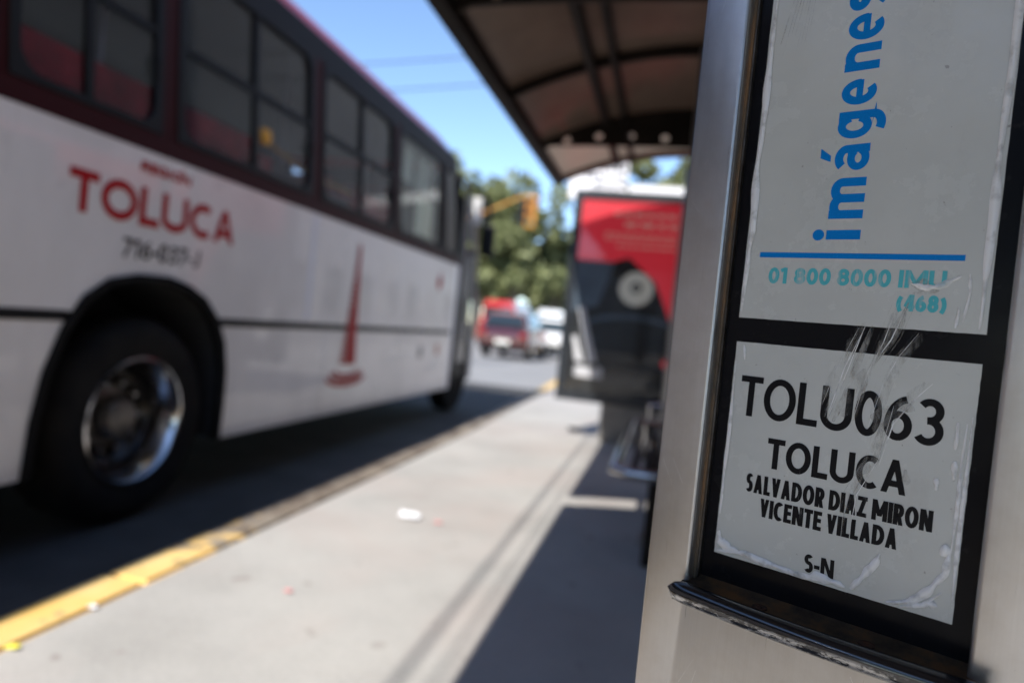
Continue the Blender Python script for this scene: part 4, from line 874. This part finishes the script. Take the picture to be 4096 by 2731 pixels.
fb = thing('street_banner', 'low white fascia strip right of the notice board, against the trees', 'sign', (-.3, 12, 0))
bm = nb(); box(bm, -.56, .9, 0, .06, 3.44, 3.64, .01); obj('board', bm, M['white'], fb)
for x in (-.3, .6):
    bm = nb(); tube(bm, [(x, .04, 0), (x, .04, 3.45)], .04, 8); obj('pole', bm, M['pole_grey'], fb)
# lamp post seen behind the bus mirror
lp = thing('street_pole', 'pale painted pole seen just right of the bus front', 'pole', (-5.4, 18, -.15))
bm = nb(); tube(bm, [(0, 0, 0), (0, 0, 2.9)], .12, 12); obj('shaft', bm, M['poster_cream'], lp, True)
bm = nb(); box(bm, -.2, .2, -.2, .2, 0, .3, .02); obj('foot', bm, M['pole_grey'], lp)
# cables crossing the sky
for k, (za, zb) in enumerate(((6.4, 9.2), (5.9, 8.7))):
    bm = nb(); P = [(-16 + 26 * q / 14, 15 + k * .4, za + (zb - za) * q / 14 - .6 * math.sin(PI * q / 14)) for q in range(15)]; tube(bm, P, .015, 6)
    o = obj('overhead_cable', bm, M['cable']); o['category'] = 'cable'; o['label'] = ('upper' if k == 0 else 'lower') + ' of the two faint cables crossing the sky between bus and shelter'
    o['group'] = 'cables across the street'
# trees
leafcache = {}
def crown(rng, blobs, n, size):
    bm = nb()
    for (cx, cy, cz, r, rzz) in blobs:
        # several uneven clumps on each blob
        cl = [(rng.gauss(0, .55), rng.gauss(0, .55), rng.gauss(0, .5), rng.uniform(.25, .5)) for _ in range(14)]
        for _ in range(int(1.5 * n * r * r)):
            q = rng.choice(cl); v = Vector((rng.gauss(0, 1), rng.gauss(0, 1), rng.gauss(0, 1))).normalized() * q[3] * rng.uniform(.6, 1.05)
            p = Vector((cx + (q[0] + v.x) * r, cy + (q[1] + v.y) * r, cz + (q[2] + v.z) * rzz)); s = size * rng.uniform(.6, 1.4)
            a = Vector((rng.gauss(0, 1), rng.gauss(0, 1), rng.gauss(0, .7))).normalized(); b = a.cross(Vector((rng.gauss(0, 1), rng.gauss(0, 1), rng.gauss(0, 1)))).normalized()
            bm.faces.new([bm.verts.new(p + a * s), bm.verts.new(p + b * s * .55), bm.verts.new(p - a * s), bm.verts.new(p - b * s * .55)])
    return bm
def tree(label, x, y, blobs, seed, n=240, size=.24, group='street trees in the distance'):
    rng = random.Random(seed); t = thing('leafy_tree', label, 'tree', (x, y, -.15), 0, group)
    zt = max(b[2] for b in blobs) * .7; bm = nb()
    tube(bm, [(0, 0, 0), (.08, .05, zt * .3), (-.05, 0, zt * .65), (.05, .1, zt)], [.28, .22, .16, .06], 8)
    for b in blobs: tube(bm, [(0, 0, zt * .35), (b[0] * .5, b[1] * .5, (zt * .35 + b[2]) / 2 + .2), (b[0], b[1], b[2])], [.12, .08, .03], 6)
    obj('trunk', bm, M['bark'], t, True); obj('crown', crown(rng, blobs, n, size), M['leaf'], t); return t
tree('tallest tree right behind the bus front', -12.6, 45, [(0, 0, 9.6, 2.4, 2.2), (-1.5, 0, 7.2, 2.4, 2.2), (1.3, .5, 7.0, 2.0, 2.0), (0, 0, 5.0, 2.6, 1.8)], 1)
tree('tall tree in the middle of the distant group, behind the traffic light', -9.9, 44, [(0, 0, 9.0, 2.0, 2.2), (1.0, .5, 6.6, 1.9, 1.9), (-1.2, 0, 6.4, 2.0, 1.8), (0, 0, 4.4, 2.3, 1.6)], 2)
tree('lower tree at the right end of the distant group, next to the advert board', -7.6, 47, [(0, 0, 6.6, 1.5, 1.6), (.5, 0, 4.9, 1.6, 1.5), (-1.0, 0, 4.6, 1.6, 1.4)], 3)
tree('dark tree low behind the traffic queue', -9.5, 62, [(0, 0, 6.0, 3.2, 2.6), (3.0, 0, 4.6, 2.4, 2.0), (-3.5, 0, 5.4, 3.0, 2.6)], 4, 160, .34)
tree('tree mostly hidden by the bus, over its roof front', -16.5, 46, [(0, 0, 8.0, 3.0, 2.8), (1.5, 0, 5.4, 3.0, 2.2)], 5, 180, .3)
tree('broad dense tree seen under the shelter roof edge', -1.2, 32, [(0, 0, 8.0, 2.3, 1.9), (2.4, 0, 7.6, 2.2, 1.9), (1.0, 0, 5.6, 2.6, 1.8)], 6, 300, .2)
tree('tree closing the street at its far end', -13, 80, [(0, 0, 7.5, 5.0, 4.0), (6.0, 0, 5.4, 4.0, 3.2), (-6, 0, 7, 4.6, 4)], 8, 90, .45)
tree('added tree beside the pavement behind the viewer, only to break up reflections', -1.0, -17, [(0, 0, 6.4, 2.4, 2.0), (1.6, 0, 5.0, 2.0, 1.6)], 31, 120, .3, 'trees added behind the stop for reflections')  # added out of view to break up the reflection in the steel
tree('second added tree behind the viewer, across the lane, for reflections', -8.5, -20, [(0, 0, 6.8, 2.8, 2.2), (-1.6, 0, 5.0, 2.4, 1.8)], 32, 120, .3, 'trees added behind the stop for reflections')
# buildings: unseen facades right, behind and across, heights chosen to cut sky light
def building(label, x0, x1, y0, y1, h, m, face, aw=None):
    b = thing('shop_building', label, 'building', ((x0 + x1) / 2, (y0 + y1) / 2, 0)); cx, cy = (x0 + x1) / 2, (y0 + y1) / 2
    bm = nb(); box(bm, x0 - cx, x1 - cx, y0 - cy, y1 - cy, -.1, h); obj('wall', bm, m, b)
    bm = nb(); box(bm, x0 - cx - .1, x1 - cx + .1, y0 - cy - .1, y1 - cy + .1, h + .002, h + .25, .02); obj('cornice', bm, M['plaster'], b)
    if face in 'WE':
        fx = (x0 if face == 'W' else x1) - cx; s = -1 if face == 'W' else 1; y = y0 + .8
        while y + 1.3 < y1:
            for z0, z1 in ((.9, 2.3), (3.9, 5.3)):
                if z1 > h: continue
                bm = nb(); box(bm, fx - .03 if s > 0 else fx - .06, fx + .06 if s > 0 else fx + .03, y - cy, y + 1.3 - cy, z0, z1, .01); w_ = obj('window', bm, M['pole_grey'], b)
                bm = nb(); box(bm, min(fx + s * .065, fx + s * .07), max(fx + s * .065, fx + s * .07), y - cy + .08, y + 1.22 - cy, z0 + .08, z1 - .08); obj('pane', bm, M['win_dark'], w_)
            y += 2.3
        if aw:
            bm = nb(); strip(bm, [(fx + s * .02, y0 - cy + .5, 3.3), (fx + s * 1.1, y0 - cy + .5, 2.75), (fx + s * 1.1, y0 - cy + .5, 2.5)], [(fx + s * .02, y1 - cy - .5, 3.3), (fx + s * 1.1, y1 - cy - .5, 2.75), (fx + s * 1.1, y1 - cy - .5, 2.5)]); obj('awning', bm, aw, b)
    return b
building('ochre two-storey shop on the right behind the shelter', 5.2, 12, -16, -2, 11, M['plaster_warm'], 'W', M['awning'])
building('grey two-storey shop right of the shelter with a red awning', 5.2, 12, -1.5, 13, 12, M['plaster'], 'W', M['awning'])
building('tall grey building along the pavement beyond the shelter', 5.4, 12, 13.5, 40, 12, M['plaster'], 'W')
building('grey building across the street, hidden behind the bus', -28, -18, -14, 22, 9.0, M['plaster'], 'E')
building('added grey building out of view behind the stop, cutting sky light', -14, 6, -60, -44, 7, M['plaster'], 'N')  # added down the street behind the viewer to block sky light
